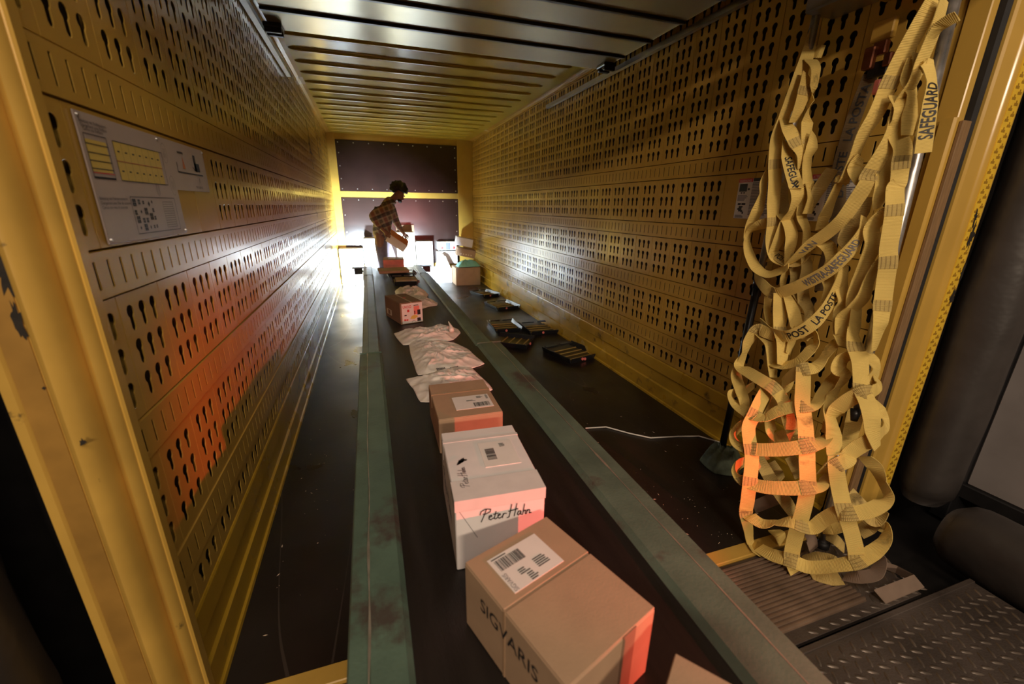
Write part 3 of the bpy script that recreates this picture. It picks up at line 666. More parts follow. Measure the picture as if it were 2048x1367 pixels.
    for cx, cy in ((965, 470), (1050, 785), (905, 825)):
        a, b = u(cx, cy); pr = None
        for k in range(17):
            an = 2*math.pi*k/16; c = (a+0.016*math.cos(an)*(0.6 if cx == 905 else 1), b+0.026*math.sin(an)*(0.6 if cx == 905 else 1))
            if pr: line(pr, c, 0.0007)
            pr = c
        for k in (-1, 0, 1): line((a+k*0.006, b-0.012), (a+k*0.006, b+0.012), 0.0009)
    ov = Vector((X+0.001, 0, 0))
    for s, x, y in (('Beladung mit Rollbehaltern', 118, 120), ('Chargement avec Rollbox', 135, 165), ('Carico con Rollbox', 160, 205), ('Beladung mit Palettentransport', 328, 893), ('Chargement avec filet de securite', 340, 940), ('Carico con rete di sicurezza', 358, 985)):
        a, b = u(x, y); lettering(ink, s, (X+0.001, a, b-0.006), (0, 1, 0), (0, 0, 1), 0.0062)
    a, b = u(1085, 445)
    for k in range(7): line((a+k*0.0065, b-0.003), (a+k*0.0065+0.004, b-0.003), 0.006)
    a, b = u(1285, 800); lettering(ink, 'MAX 2400 KG', (X+0.001, a-0.005, b-0.004), (0, 1, 0), (0, 0, 1), 0.007)
    P(ink, 'printed_diagrams', 'ink')
    tr_ = MB(); a, b = u(1150, 560); tr_.add([(X+0.001, a-0.010, b-0.018), (X+0.001, a+0.012, b-0.018), (X+0.001, a, b+0.018)], [(0, 1, 2)]); P(tr_, 'warning_triangle', 'orange')
    rd = MB(); yy = b1+0.009; rd.quad((X+0.001, a0, yy), (X+0.001, a1, yy), (X+0.001, a1, yy+0.0022), (X+0.001, a0, yy+0.0022)); rd.quad((X+0.0012, c0, (d0+d1)/2-0.0005), (X+0.0012, c1-0.015, (d0+d1)/2-0.0005), (X+0.0012, c1-0.015, (d0+d1)/2+0.0005), (X+0.0012, c0, (d0+d1)/2+0.0005)); P(rd, 'red_lines', 'red')
    sc_ = MB()
    for a, b in ((y0+0.008, zt-0.008), (y0+0.008, zb+0.008), ((y0+y1)/2, zt-0.008), (y1-0.008, zt-0.008), (yn-0.008, zb+0.008)): sc_.tube([(X-0.001, a, b), (X+0.003, a, b)], [0.004, 0.003], 8)
    P(sc_, 'rivet', 'alu')
plate_left()

# warning stickers on the right wall behind the net
def sticker(y0, y1, z0, z1, head, label, word):
    X = XR-0.0015; o = thing('warning_sticker', label, 'sticker', (X, (y0+y1)/2, z0), group='warning stickers on the right wall'); B = (X, (y0+y1)/2, z0)
    def P(mb, name, m): return shift(mb, B).build(name, m, o)
    P(MB().box((X, y0, z0), (X+0.0012, y1, z1)), 'paper', 'label')
    w = y1-y0
    def R(mb, f0, z_0, f1, z_1, d=0.0006):   # f from the far (left) edge
        ya, yb = y1-w*f0, y1-w*f1; mb.quad((X-d, ya, z_0), (X-d, yb, z_0), (X-d, yb, z_1), (X-d, ya, z_1))
    h = z1-z0
    rd = MB(); R(rd, 0, z1-h*0.09, 0.36, z1); P(rd, 'red_heading', 'red')
    ik = MB(); R(ik, 0.37, z1-h*0.08, 1, z1); R(ik, 0.04, z1-h*0.32, 0.24, z1-h*0.13); R(ik, 0.09, z1-h*0.37, 0.13, z1-h*0.335); R(ik, 0.16, z1-h*0.37, 0.20, z1-h*0.335)
    R(ik, 0.26, z1-h*0.29, 0.31, z1-h*0.24); R(ik, 0.06, z1-h*0.66, 0.14, z1-h*0.61); R(ik, 0.16, z1-h*0.66, 0.26, z1-h*0.61)
    for a, b, c, d in ((0.10, 0.72, 0.20, 0.68), (0.10, 0.82, 0.18, 0.72), (0.16, 0.84, 0.21, 0.78), (0.07, 0.78, 0.11, 0.73), (0.20, 0.88, 0.24, 0.82)): R(ik, a, z1-h*b, c, z1-h*d)
    P(ik, 'pictograms', 'ink')['kind'] = 'stuff'
    gr = MB(); r = random.Random(int(y0*100))
    for k in range(22): R(gr, 0.36, z1-h*(0.13+k*0.037), 0.75+0.22*r.random(), z1-h*(0.105+k*0.037))
    for k in range(5): R(gr, 0.03, z1-h*(0.43+k*0.03), 0.2+0.1*r.random(), z1-h*(0.41+k*0.03))
    for k in range(3): R(gr, 0.03, z1-h*(0.93+k*0.025), 0.2+0.05*r.random(), z1-h*(0.912+k*0.025))
    P(gr, 'small_print', 'inkgrey')
    tx = MB(); lettering(tx, word, (X-0.0012, y1-w*0.02, z1-h*0.075), (0, -1, 0), (0, 0, 1), h*0.05, width=w*0.3); P(tx, 'heading', 'label')
a = at(1480, 358, 0, XR); b = at(1467, 436, 0, XR)
sticker(a.y-0.25, a.y, b.z, a.z, 1, 'white warning sticker with red WARNUNG heading left of the net', 'WARNUNG')
a = at(1627, 349, 0, XR)
sticker(a.y-0.22, a.y, b.z, a.z, 1, 'white warning sticker with red heading seen through the net straps', 'ATTENZIONE')

# ------------------------------------------------------------------ parcels
def carton(name, label, cx, cy, z, w, d, h, rz, m='card', seam=None, seam_axis='x', tape='tape', group=None, cat='box', flaps=True, tilt=None):
    """box standing at z: w along its local x, d along local y; returns the root"""
    o = thing(name, label, cat, (cx, cy, z), rz, group)
    if tilt: o.rotation_euler = (tilt[0], tilt[1], rz)
    hh = h-0.004 if flaps else h
    body = MB().box((-w/2, -d/2, 0), (w/2, d/2, hh), 0.0025).build('body', m, o)
    if flaps:
        s = 0 if seam is None else seam
        if seam_axis == 'x':
            for a, b in ((-d/2, s-0.0015), (s+0.0015, d/2)): MB().box((-w/2+0.001, a+0.001, hh), (w/2-0.001, b-0.001, h), 0.0012).build('top_flap', m, o)
            if tape: MB().box((-w/2-0.0008, s-0.006, hh-0.05), (w/2+0.0008, s+0.006, h+0.0008)).build('tape', tape, o)
        else:
            for a, b in ((-w/2, s-0.0015), (s+0.0015, w/2)): MB().box((a+0.001, -d/2+0.001, hh), (b-0.001, d/2-0.001, h), 0.0012).build('top_flap', m, o)
            if tape: MB().box((s-0.006, -d/2-0.0008, hh-0.05), (s+0.006, d/2+0.0008, h+0.0008)).build('tape', tape, o)
    return o
def top_label(o, h, x0, y0, x1, y1, rot=0, code=(0.05, 0.1, 0.5, 0.3), extra=None, m='label', seed=3):
    """paper label on the top face; code = barcode rectangle in label fractions"""
    lb = MB().box((x0, y0, h), (x1, y1, h+0.0012)).build('shipping_label', m, o)
    W, D = x1-x0, y1-y0; ik = MB(); zz = h+0.0016; r = random.Random(seed)
    if code[2] > 0: barcode(ik, (x0, y0, zz), (1, 0, 0), (0, 1, 0), code[0]*W, code[1]*D, code[2]*W, code[3]*D, 24, seed)
    if extra:
        for (a, b, c, n) in extra:
            for k in range(n): rect(ik, (x0, y0, zz), (1, 0, 0), (0, 1, 0), a*W, (b-k*0.055)*D, (a+c*(0.6+0.4*r.random()))*W, (b-k*0.055+0.028)*D)
    ik.build('print', 'ink', lb)
    return lb

# nearest brown carton with lettering on its side
ZT = ZB+0.001
sg = carton('parcel_box', 'brown cardboard carton lettered SIGVARIS with white label, nearest whole box', 0.2825, 0.5675, ZT, 0.224, 0.296, 0.165, math.radians(19.3), seam=0.012, tape=None)
lb = top_label(sg, 0.165, -0.075, 0.028, 0.052, 0.122, code=(0.07, 0.58, 0.50, 0.30), extra=[(0.60, 0.42, 0.28, 5), (0.28, 0.38, 0.2, 3), (0.36, 0.20, 0.16, 4), (0.05, 0.92, 0.3, 1)])
tx = MB(); lettering(tx, 'SIGVARIS', (-0.062, 0.030, 0.1668), (0, 1, 0), (-1, 0, 0), 0.010, width=0.045); tx.v = [(x, y, z) for x, y, z in tx.v]; tx.build('lettering', 'inkgrey', lb)
tx = MB(); lettering(tx, 'SIGVARIS', (-0.1134, 0.088, 0.096), (0, -1, 0), (0, 0, 1), 0.030, width=0.172); tx.build('lettering', 'ink', sg)
tp = MB().box((-0.1128, 0.009, 0.0), (-0.1119, 0.015, 0.164)).build('side_tape', 'tape', sg)
tp = MB().box((0.02, -0.1490, 0.0), (0.055, -0.1478, 0.164)).build('side_tape', 'card_dark', sg)
# corner of the next carton
c = at(1350, 1304, 2, 0.655)
a_ = math.radians(38); w_, d_ = 0.24, 0.30
ctr = c+Vector((math.cos(a_), math.sin(a_), 0))*(-w_/2*0)+Vector((-math.sin(a_), math.cos(a_), 0))*0
ctr = Vector((c.x, c.y, 0))-Vector((math.cos(a_)*w_/2-math.sin(a_)*d_/2, math.sin(a_)*w_/2+math.cos(a_)*d_/2, 0))
carton('parcel_box', 'brown carton cut off by the lower picture edge', ctr.x, ctr.y, ZT, w_, d_, 0.17, a_, seam=0.0)
# white box with script lettering
PHh = 0.203
ph = carton('parcel_box', 'white carton with Peter Hahn script lettering on the belt', 0.256, 0.962, ZT, 0.222, 0.318, PHh, math.radians(-3.5), 'white', seam=0.105, tape='tapewhite')
MB().box((-0.112, -0.1605, PHh-0.03), (0.112, -0.085, PHh+0.0012)).build('tape', 'tapewhite', ph)
lb = top_label(ph, PHh, -0.015, -0.045, 0.082, 0.075, code=(0.10, 0.25, 0, 0), extra=[(0.6, 0.85, 0.2, 3)])
ik = MB(); barcode(ik, (0, 0, PHh+0.0018), (0, 1, 0), (-1, 0, 0), -0.015, -0.024, 0.056, 0.026, 22, 5); ik.build('barcode', 'ink', lb)
# script drawn as pen strokes: x along the line, y up
SCR = [[(0.0, 0.55), (0.02, 0.78), (0.10, 0.92), (0.20, 0.86), (0.19, 0.66), (0.10, 0.55), (0.06, 0.56)], [(0.12, 0.90), (0.08, 0.5), (0.02, 0.0)],
       [(0.16, 0.22), (0.22, 0.30), (0.21, 0.40), (0.17, 0.34), (0.165, 0.12), (0.20, 0.04), (0.25, 0.14)], [(0.30, 0.62), (0.265, 0.1), (0.29, 0.04), (0.32, 0.12)], [(0.25, 0.42), (0.34, 0.46)],
       [(0.33, 0.22), (0.38, 0.30), (0.375, 0.40), (0.34, 0.34), (0.335, 0.12), (0.37, 0.04), (0.41, 0.14)], [(0.44, 0.36), (0.42, 0.04)], [(0.43, 0.22), (0.46, 0.36), (0.50, 0.33)],
       [(0.60, 0.95), (0.55, 0.02), (0.51, -0.02)], [(0.70, 0.95), (0.65, 0.02)], [(0.54, 0.46), (0.72, 0.54)],
       [(0.78, 0.34), (0.73, 0.34), (0.71, 0.12), (0.74, 0.03), (0.78, 0.30), (0.775, 0.06), (0.80, 0.05)], [(0.85, 0.82), (0.815, 0.03)], [(0.82, 0.2), (0.855, 0.34), (0.875, 0.3), (0.865, 0.05), (0.885, 0.05)], [(0.905, 0.34), (0.89, 0.03)], [(0.895, 0.2), (0.935, 0.34), (0.955, 0.28), (0.945, 0.06), (0.985, 0.07)]]
def script(mb, o, u, v, W, Hh, t):
    o, u, v = Vector(o), Vector(u), Vector(v); n = u.cross(v)
    for st in SCR:
        P = [o+u*(x*W)+v*(y*Hh) for x, y in st]
        for a, b in zip(P[:-1], P[1:]):
            d = (b-a).normalized(); s = n.cross(d)*t/2; a2, b2 = a-d*t*0.3, b+d*t*0.3
            mb.quad(a2-s, b2-s, b2+s, a2+s)
ik = MB(); script(ik, (-0.052, -0.1612, 0.135), (1, 0, 0), (0, 0, 1), 0.130, 0.038, 0.0024); ik.build('lettering', 'ink', ph)
ik = MB(); script(ik, (-0.068, -0.115, PHh+0.002), (0, 1, 0), (-1, 0, 0), 0.085, 0.024, 0.0018); ik.build('lettering', 'inkgrey', ph)
ik = MB()
for p in ([(-0.088, -0.018), (-0.078, 0.004), (-0.066, -0.006)], [(-0.086, -0.02), (-0.066, -0.006), (-0.064, 0.012), (-0.074, 0.006)], [(-0.074, -0.002), (-0.060, -0.004), (-0.056, 0.001), (-0.066, 0.006)]):
    ik.add([(x, y, PHh+0.002) for x, y in p], [tuple(range(len(p)))])
ik.build('emblem', 'ink', ph)
MB().quad((-0.1105, -0.1595, PHh-0.012), (-0.109, -0.1595, PHh-0.012), (-0.058, -0.1595, 0.09), (-0.0595, -0.1595, 0.09)).build('fold_line', 'inkgrey', ph)
ik = MB(); script(ik, (-0.1116, 0.12, 0.07), (0, -1, 0), (0, 0, 1), 0.20, 0.06, 0.004); ik.build('lettering', 'inkgrey', ph)
# brown box with label
b3 = carton('parcel_box', 'brown carton with barcode label between white box and white bags', 0.298, 1.489, ZT, 0.236, 0.315, 0.138, math.radians(-1.2), seam=0.055, tape='tape')
top_label(b3, 0.138, -0.045, -0.105, 0.098, 0.005, code=(0.50, 0.10, 0.44, 0.30), extra=[(0.35, 0.62, 0.25, 2), (0.65, 0.85, 0.2, 3), (0.9, 0.9, 0.08, 6)], seed=8)
# appliance box with printed front
ub = Vector((0.172, 3.138)); yw = math.radians(16.5); uw, ud, uh = 0.175, 0.337, 0.165
cx_ = ub.x+math.cos(yw)*uw/2-math.sin(yw)*ud/2; cy_ = ub.y+math.sin(yw)*uw/2+math.cos(yw)*ud/2
un = carton('appliance_box', 'small brown box with white UNOLD picture front on the belt', cx_, cy_, ZT, uw, ud, uh, yw, 'card_dark', seam=0.0, seam_axis='y', tape='tape')
fr = MB().box((-uw/2+0.012, -ud/2-0.0012, 0.006), (uw/2-0.001, -ud/2, uh-0.008)).build('printed_front', 'label', un)
def FR(mb, a, b, c, d, e=0.0018): mb.quad((-uw/2+uw*a, -ud/2-e, uh*b), (-uw/2+uw*c, -ud/2-e, uh*b), (-uw/2+uw*c, -ud/2-e, uh*d), (-uw/2+uw*a, -ud/2-e, uh*d))
rp = MB(); lettering(rp, 'UNOLD', (-uw/2+0.02, -ud/2-0.0018, uh*0.74), (1, 0, 0), (0, 0, 1), uh*0.12, width=uw*0.38, bold=True)
FR(rp, 0.30, 0.55, 0.40, 0.67); FR(rp, 0.15, 0.16, 0.23, 0.24); FR(rp, 0.25, 0.16, 0.33, 0.23); rp.build('red_print', 'red', fr)['kind'] = 'stuff'
pk = MB(); FR(pk, 0.60, 0.40, 0.86, 0.80, 0.0015); pk.build('picture', 'redpink', fr)
ikb = MB(); FR(ikb, 0.60, 0.82, 0.82, 0.85); FR(ikb, 0.62, 0.42, 0.66, 0.58); FR(ikb, 0.76, 0.38, 0.90, 0.62); FR(ikb, 0.17, 0.38, 0.27, 0.44); FR(ikb, 0.74, 0.08, 0.9, 0.24)
for k in range(12):
    a1, a2 = math.pi*k/12, math.pi*(k+1)/12
    ikb.quad(*[(uw*0.08+r*math.cos(a), -ud/2-0.0018, 0.008+r*math.sin(a)) for a, r in ((a1, 0.014), (a2, 0.014), (a2, 0.0155), (a1, 0.0155))])
ikb.build('dark_print', 'ink', fr)
tn = MB(); tn.add([(-uw/2+uw*x, -ud/2-0.0016, uh*z) for x, z in ((0.42, 0.24), (0.5, 0.36), (0.62, 0.4), (0.74, 0.36), (0.78, 0.3), (0.62, 0.2))], [tuple(range(6))]); tn.build('food_picture', 'diag_yellow', fr)
sl = MB(); sl.quad((-uw/2-0.001, 0.02, 0.03), (-uw/2-0.001, 0.13, 0.03), (-uw/2-0.001, 0.13, 0.075), (-uw/2-0.001, 0.02, 0.075)); s_ = sl.build('side_sticker', 'cream', un)
s2 = MB(); s2.quad((-uw/2-0.0016, 0.05, 0.035), (-uw/2-0.0016, 0.10, 0.035), (-uw/2-0.0016, 0.10, 0.07), (-uw/2-0.0016, 0.05, 0.07)); s2.build('sticker_print', 'card_dark', s_)
MB().box((uw*0.02, -0.02, uh+0.0005), (uw*0.12, 0.02, uh+0.0014)).build('red_mark', 'red', un)

# soft bags
def bag(name, label, outline, H, m='bag', z=ZT, seed=1, group='plastic mailing bags on the belt', wr=0.5, prints=None, skew=(0, 0), printm='inkgrey', ztop=None):
    """outline = world xy points round the bag; pillow with creases"""
    P = [Vector((p[0], p[1])) for p in outline]; L = []
    n = len(P)
    for i in range(n):
        p0, p1, p2, p3 = P[i-1], P[i], P[(i+1) % n], P[(i+2) % n]
        for k in range(12):
            t = k/12
            lin = p1.lerp(p2, t); cr = 0.5*((2*p1)+(p2-p0)*t+(2*p0-5*p1+4*p2-p3)*t*t+(3*p1-p0-3*p2+p3)*t**3); L.append(lin*0.55+cr*0.45)
    c = sum(L, Vector((0, 0)))/len(L); N_ = len(L); rings = 24
    mb = MB(); base = Vector((c.x, c.y, z))
    def hgt(x, y, s):
        f = (1-s**2.6)
        def rg(v): return (1-2*min(0.5, abs(noise.noise(v))))
        k = 0.75+0.25*noise.noise(Vector((x*6+seed, y*6, seed)))
        r1 = rg(Vector((x*7+y*4+seed*3.7, y*12-x*5, seed)))**3; r2 = rg(Vector(((x+y*0.5)*26+seed, (y-x*0.5)*16, seed*2.0)))**3; r3 = rg(Vector((x*48, y*40+seed, 1.0)))**2
        return H*f*k*(1-wr*0.55)+H*f*wr*(0.60*r1+0.28*r2+0.03*r3)+0.006*s*(noise.noise(Vector((x*20, y*20, seed)))+0.4)+skew[0]*f*(x-c.x)+skew[1]*f*(y-c.y)
    mb.v.append((0, 0, max(0.004, hgt(c.x, c.y, 0))))
    for r in range(1, rings+1):
        s = (r/rings)**0.8
        for p in L:
            q = c+(p-c)*s; mb.v.append((q.x-c.x, q.y-c.y, max(0.004, hgt(q.x, q.y, s))))
    for k in range(N_): mb.f.append((0, 1+k, 1+(k+1) % N_))
    for r in range(rings-1):
        for k in range(N_): mb.f.append((1+r*N_+k, 1+(r+1)*N_+k, 1+(r+1)*N_+(k+1) % N_, 1+r*N_+(k+1) % N_))
    b0 = len(mb.v)
    for p in L: mb.v.append(((p.x-c.x)*0.97, (p.y-c.y)*0.97, 0.001))
    o0 = 1+(rings-1)*N_
    for k in range(N_): mb.f.append((o0+k, b0+k, b0+(k+1) % N_, o0+(k+1) % N_))
    mb.f.append(tuple(range(b0, b0+N_))[::-1])
    o = thing(name, label, 'bag', base, 0, group)
    mb.build('bag_skin', m, o, True)
    if prints:
        pm = MB()
        for (x, y, w, d, word) in prints:
            q = Vector((x, y)); s = 0.5
            if word:
                V, F, tw = text_polys(word); k = w/tw
                def mp(u, v):
                    X_, Y_ = x+u*k, y+v*d; sx = min(0.9, (Vector((X_, Y_))-c).length/0.16); return (X_-c.x, Y_-c.y, max(0.004, hgt(X_, Y_, sx))+0.0045)
                pm.add([mp(u, v) for u, v in V], F)
            else:
                g = 6
                for i in range(g):
                    for j in range(2):
                        quad = []
                        for a, b in ((i/g, j/2), ((i+0.7)/g, j/2), ((i+0.7)/g, (j+1)/2), (i/g, (j+1)/2)):
                            X_, Y_ = x+a*w, y+b*d; sx = min(0.9, (Vector((X_, Y_))-c).length/0.16); quad.append((X_-c.x, Y_-c.y, max(0.004, hgt(X_, Y_, sx))+0.0045))
                        pm.quad(*quad)
        pm.build('print', printm, o)
    return o
def ol(pts, z=0.50, ox=780, oy=640, sc=8.545):
    return [at(ox+x/sc, oy+y/sc, 2, z)[:2] for x, y in pts]
o1 = ol([(62, 195), (200, 150), (480, 125), (760, 75), (960, 55), (1100, 95), (1165, 120), (1205, 185), (1080, 300), (860, 330), (480, 350), (220, 385)], 0.505)
bag('mailing_bag', 'white mailing bag with twisted neck, furthest of the three white bags', o1, 0.055, seed=2, prints=[(o1[4][0]-0.09, o1[4][1]-0.06, 0.06, 0.012, None)], printm='inkgrey')
o2 = ol([(315, 265), (560, 300), (860, 310), (1100, 345), (1330, 450), (1450, 560), (1615, 700), (1390, 780), (1100, 800), (760, 850), (475, 890), (400, 700), (340, 520)], 0.505)
bag('mailing_bag', 'white mailing bag with grey print, middle of the three white bags', o2, 0.050, seed=5, prints=[(0.285, 2.10, 0.05, 0.05, None), (0.36, 2.10, 0.045, 0.04, None)])
o3 = ol([(268, 955), (560, 905), (800, 830), (1100, 760), (1390, 770), (1560, 920), (1700, 1050), (1755, 1140), (1600, 1190), (1200, 1290), (900, 1340), (520, 1345), (400, 1140)], 0.505)
bag('mailing_bag', 'white mailing bag tucked behind the brown barcode carton', o3, 0.055, seed=9, prints=[(0.335, 1.80, 0.05, 0.014, None), (0.335, 1.755, 0.06, 0.014, None)])
# neck of the furthest bag
nk = at(900, 650, 2, 0.55)
kn = bpy.data.objects  # (the twisted neck is part of the first bag)
fb = [o for o in col.objects if o.get('label', '').startswith('white mailing bag with twisted')][0]
p = Vector((nk.x, nk.y, 0))-Vector((fb.location.x, fb.location.y, 0))
MB().tube([p+Vector((0.0, -0.07, 0.04)), p+Vector((0.0, -0.05, 0.05)), p+Vector((0.0, -0.03, 0.065)), p+Vector((-0.012, -0.01, 0.095))], [0.016, 0.018, 0.010, 0.003], 9).build('twisted_neck', 'bag', fb, True)
o4 = ol([(262, 230), (340, 160), (540, 165), (700, 200), (930, 200), (1110, 260), (1190, 300), (1150, 370), (1120, 430), (820, 450), (520, 390), (330, 410)], 0.52, 770, 560, 13.67)
bag('mailing_bag', 'crumpled pinkish bag behind the UNOLD box', o4, 0.085, seed=12, group='plastic mailing bags on the belt')
o5 = ol([(620, 400), (900, 420), (1150, 450), (1290, 530), (1430, 580), (1425, 655), (1200, 690), (1000, 750), (800, 720), (640, 600)], 0.50, 770, 560, 13.67)
bag('mailing_bag', 'flat cream bag sticking out right of the UNOLD box', o5, 0.05, seed=15)

# ------------------------------------------------------------------ black trays
def tray(label, cx, cy, z, w, d, rz, tilt=(0, 0), group='black trays on the trailer floor', cap=1, flaps=2):
    o = thing('parcel_tray', label, 'tray', (cx, cy, z), rz, group); o.rotation_euler = (tilt[0], tilt[1], rz)
    MB().box((-w/2, -d/2, 0.0), (w/2, d/2, 0.012), 0.002).build('tray_floor', 'traybase', o)
    for s in (-1, 1):
        mb = MB(); xs = s*w/2
        mb.prism([(xs, 0), (xs+s*0.020, 0.052), (xs+s*0.030, 0.052), (xs+s*0.030, 0.046), (xs+s*0.010, 0.0)], 1, -d/2, d/2); mb.build('side_wall', 'tray', o)
    MB().prism([(-d/2, 0), (-d/2-0.012, 0.045), (-d/2-0.006, 0.045), (-d/2+0.008, 0)], 0, -w/2, w/2).build('end_wall', 'tray', o)
    for k in range(4): MB().box((-w/2+0.004, -d/2+d*(0.12+0.2*k), 0.012), (w/2-0.004, -d/2+d*(0.12+0.2*k)+0.016, 0.022), 0.003).build('ridge_bar', 'trayrib', o)
    if flaps:
        for s in (-1, 1): MB().box((s*w*0.06 if s > 0 else -w/2, d/2-0.045, 0.04), (w/2 if s > 0 else -w*0.06, d/2, 0.052), 0.003).build('end_flap', 'tray', o)
    for k in range(cap):
        mb = MB(); x = -w*0.12-0.0+k*0.03; mb.tube([(x, -d/2-0.016, 0.026-0.006*k), (x, -d/2-0.004, 0.026-0.006*k)], 0.013, 12); mb.build('reflector_cap', 'cap', o)
    return o
def tr(pts, label, tilt=(0, 0), cap=1, flaps=2, z=0.03):
    """near-left, near-right, far-left corners seen in the crop"""
    q = [at(900+x/3.413, 530+y/3.413, 2, z) for x, y in pts]
    u = q[1]-q[0]; v = q[2]-q[0]; w = u.length; d = v.length
    c = q[0]+u*0.5+v*0.5
    return tray(label, c.x, c.y, 0.001, w*0.92, min(max(d, 0.26), 0.40), math.atan2(u.y, u.x), tilt, cap=cap, flaps=flaps)
tr([(235, 222), (340, 208), (140, 172)], 'black tray by the right wall, furthest of the floor trays')
tr([(300, 318), (455, 300), (262, 240)], 'black tray with a raised left wing, second from the back boxes')
tr([(278, 452), (452, 440), (296, 380)], 'black tray beside the conveyor rail, left of its neighbour', flaps=2)
tr([(535, 468), (750, 452), (490, 392)], 'black tray close to the right wall, right of its neighbour')
tr([(490, 572), (548, 512), (300, 512)], 'black tray turned askew in front of the pair', flaps=0)
tr([(800, 690), (1000, 640), (660, 540)], 'black tray nearest the camera with two pink caps', cap=2)

# trays and cardboard travelling on the belt
c8 = lambda x, y, z=ZB+0.03: at(700+x/7.314, 440+y/7.314, 2, z)
q0, q1 = c8(640, 930), c8(1000, 925); t7 = tray('black tray with folded flaps riding on the belt', (q0.x+q1.x)/2, q0.y+0.24, ZT, (q1-q0).length*0.9, 0.42, 0.0, group='black trays on the conveyor belt', cap=0)
MB().box((-0.10, -0.15, 0.014), (0.16, 0.08, 0.05), 0.003).build('packed_envelope', 'card', t7)
q0, q1 = c8(560, 800), c8(940, 790); t8 = tray('black tray half hidden under a flat carton on the belt', (q0.x+q1.x)/2+0.01, q0.y+0.13, ZT, 0.30, 0.30, 0.02, group='black trays on the conveyor belt', cap=0)
q = c8(640, 790); carton('flat_carton', 'flat brown carton leaning on the tray before the red-lit box', q.x, q.y+0.05, ZT+0.056, 0.36, 0.30, 0.03, 0.04, 'card', flaps=False, tape=None)
rb = carton('parcel_box', 'brown box with front coloured by painted red light at the conveyor end', 0.302, 6.25, ZT, 0.28, 0.33, 0.135, math.radians(-3), 'card', seam=0.0)
rf = MB().box((-0.139, -0.1665, 0.004), (0.139, -0.165, 0.132)).build('red_light_front', 'redpink', rb)  # mostly red lamp light on the front, put into its colour
MB().box((-0.139, -0.1672, 0.004), (0.139, -0.1660, 0.028)).build('lower_band', 'card_dark', rb)
MB().box((-0.07, -0.03, 0.1355), (0.03, 0.06, 0.1368)).build('shipping_label', 'label', rb)

# ------------------------------------------------------------------ stacked parcels at the back
def fbox(label, x0, y0, x1, y1, yf, depth, m, ox=700, oy=440, sc=7.314, rz=0.0, zmin=None, group='parcels stacked at the back', name='parcel_box', tilt=None, tape='tape', ztop=None):
    a = at(ox+x0/sc, oy+y1/sc, 1, yf); b = at(ox+x1/sc, oy+y0/sc, 1, yf)
    a.x = max(a.x, XL+0.02); b.x = min(b.x, XR-0.02)
    z0 = max(0.001, a.z) if zmin is None else zmin; h = b.z-z0; w = b.x-a.x
    return carton(name, label, (a.x+b.x)/2, yf+depth/2, z0, w, depth, h, rz, m, group=group, tilt=tilt, tape=tape), z0+h
fbox('large brown carton on the floor against the right wall', 1555, 690, 1905, 950, 7.27, 0.40, 'card', rz=0.0, zmin=0.001)
br_top = at(700+1700/7.314, 440+690/7.314, 1, 7.27).z
wb, wb_top = fbox('white printed carton on the floor left of the large brown carton', 1258, 700, 1488, 915, 7.62, 0.34, 'white', zmin=0.001)
o7 = [at(700+x/7.314, 440+690/7.314, 2, br_top+0.02)[:2] for x in (1520, 1680, 1860)]
tb = bag('poly_bag', 'teal plastic bag on top of the large brown carton', [(1.44, 7.30), (1.60, 7.28), (1.83, 7.31), (1.86, 7.45), (1.82, 7.62), (1.62, 7.66), (1.46, 7.60), (1.42, 7.45)], 0.135, 'teal', z=br_top+0.001, seed=21, group='parcels stacked at the back', wr=0.25)
sk = bag('sack', 'cream sack lying on the white printed carton', [(1.12, 7.64), (1.22, 7.62), (1.36, 7.64), (1.37, 7.78), (1.34, 7.90), (1.20, 7.92), (1.12, 7.89), (1.11, 7.76)], 0.26, 'sack', z=wb_top+0.001, seed=22, group='parcels stacked at the back', wr=0.2)
tb['label'] = 'teal plastic bag on top of the large brown carton'
s1, s1t = fbox('tilted brown carton with faint print above the teal bag', 1570, 420, 1835, 540, 7.40, 0.30, 'card', rz=-0.12, tilt=(0.0, 0.20))
pm = MB()
w0 = 0.28
for k in range(5): pm.quad((-0.10+k*0.045, -0.1515, 0.03), (-0.075+k*0.045, -0.1515, 0.03), (-0.075+k*0.045, -0.1515, 0.05), (-0.10+k*0.045, -0.1515, 0.05))
pm.build('print', 'cream', s1)
fbox('tilted white carton topmost of the right stack', 1560, 262, 1795, 385, 7.46, 0.30, 'white', rz=-0.10, tilt=(0.0, 0.20))
pb_, _ = fbox('small white carton with blue band and red pictures', 1290, 312, 1558, 440, 7.94, 0.18, 'label', tape=None)
bw = 0.30
mb = MB(); mb.quad((-0.03, -0.0915, 0.005), (0.055, -0.0915, 0.005), (0.055, -0.0915, 0.135), (-0.03, -0.0915, 0.135)); mb.build('blue_band', 'bluegrey', pb_)
mb = MB()
for x in (-0.12, 0.10): mb.quad((x, -0.0915, 0.02), (x+0.04, -0.0915, 0.02), (x+0.05, -0.0915, 0.06), (x+0.01, -0.0915, 0.07))
mb.build('picture', 'red', pb_)
sp, sp_t = fbox('plain carton carrying the small printed carton', 1280, 450, 1570, 640, 7.99, 0.13, 'white', zmin=None)
fbox('wide bright carton in the middle of the back row', 990, 312, 1205, 760, 7.75, 0.34, 'white', zmin=0.001)
fbox('tall cream carton behind the bent man', 722, 180, 940, 700, 7.70, 0.36, 'cream', zmin=0.001)
fbox('dark brown carton behind the tall cream carton', 680, 68, 935, 185, 8.085, 0.03, 'card_dark', zmin=0.85, tape=None)
fbox('tall white carton with dark lid left of the man', 232, 270, 420, 690, 7.55, 0.36, 'white', zmin=0.001)
fbox('wide white carton in the back left corner', 297, 965, 488, 1235, 7.82, 0.28, 'white', ox=600, oy=250, sc=3.905, zmin=0.001)
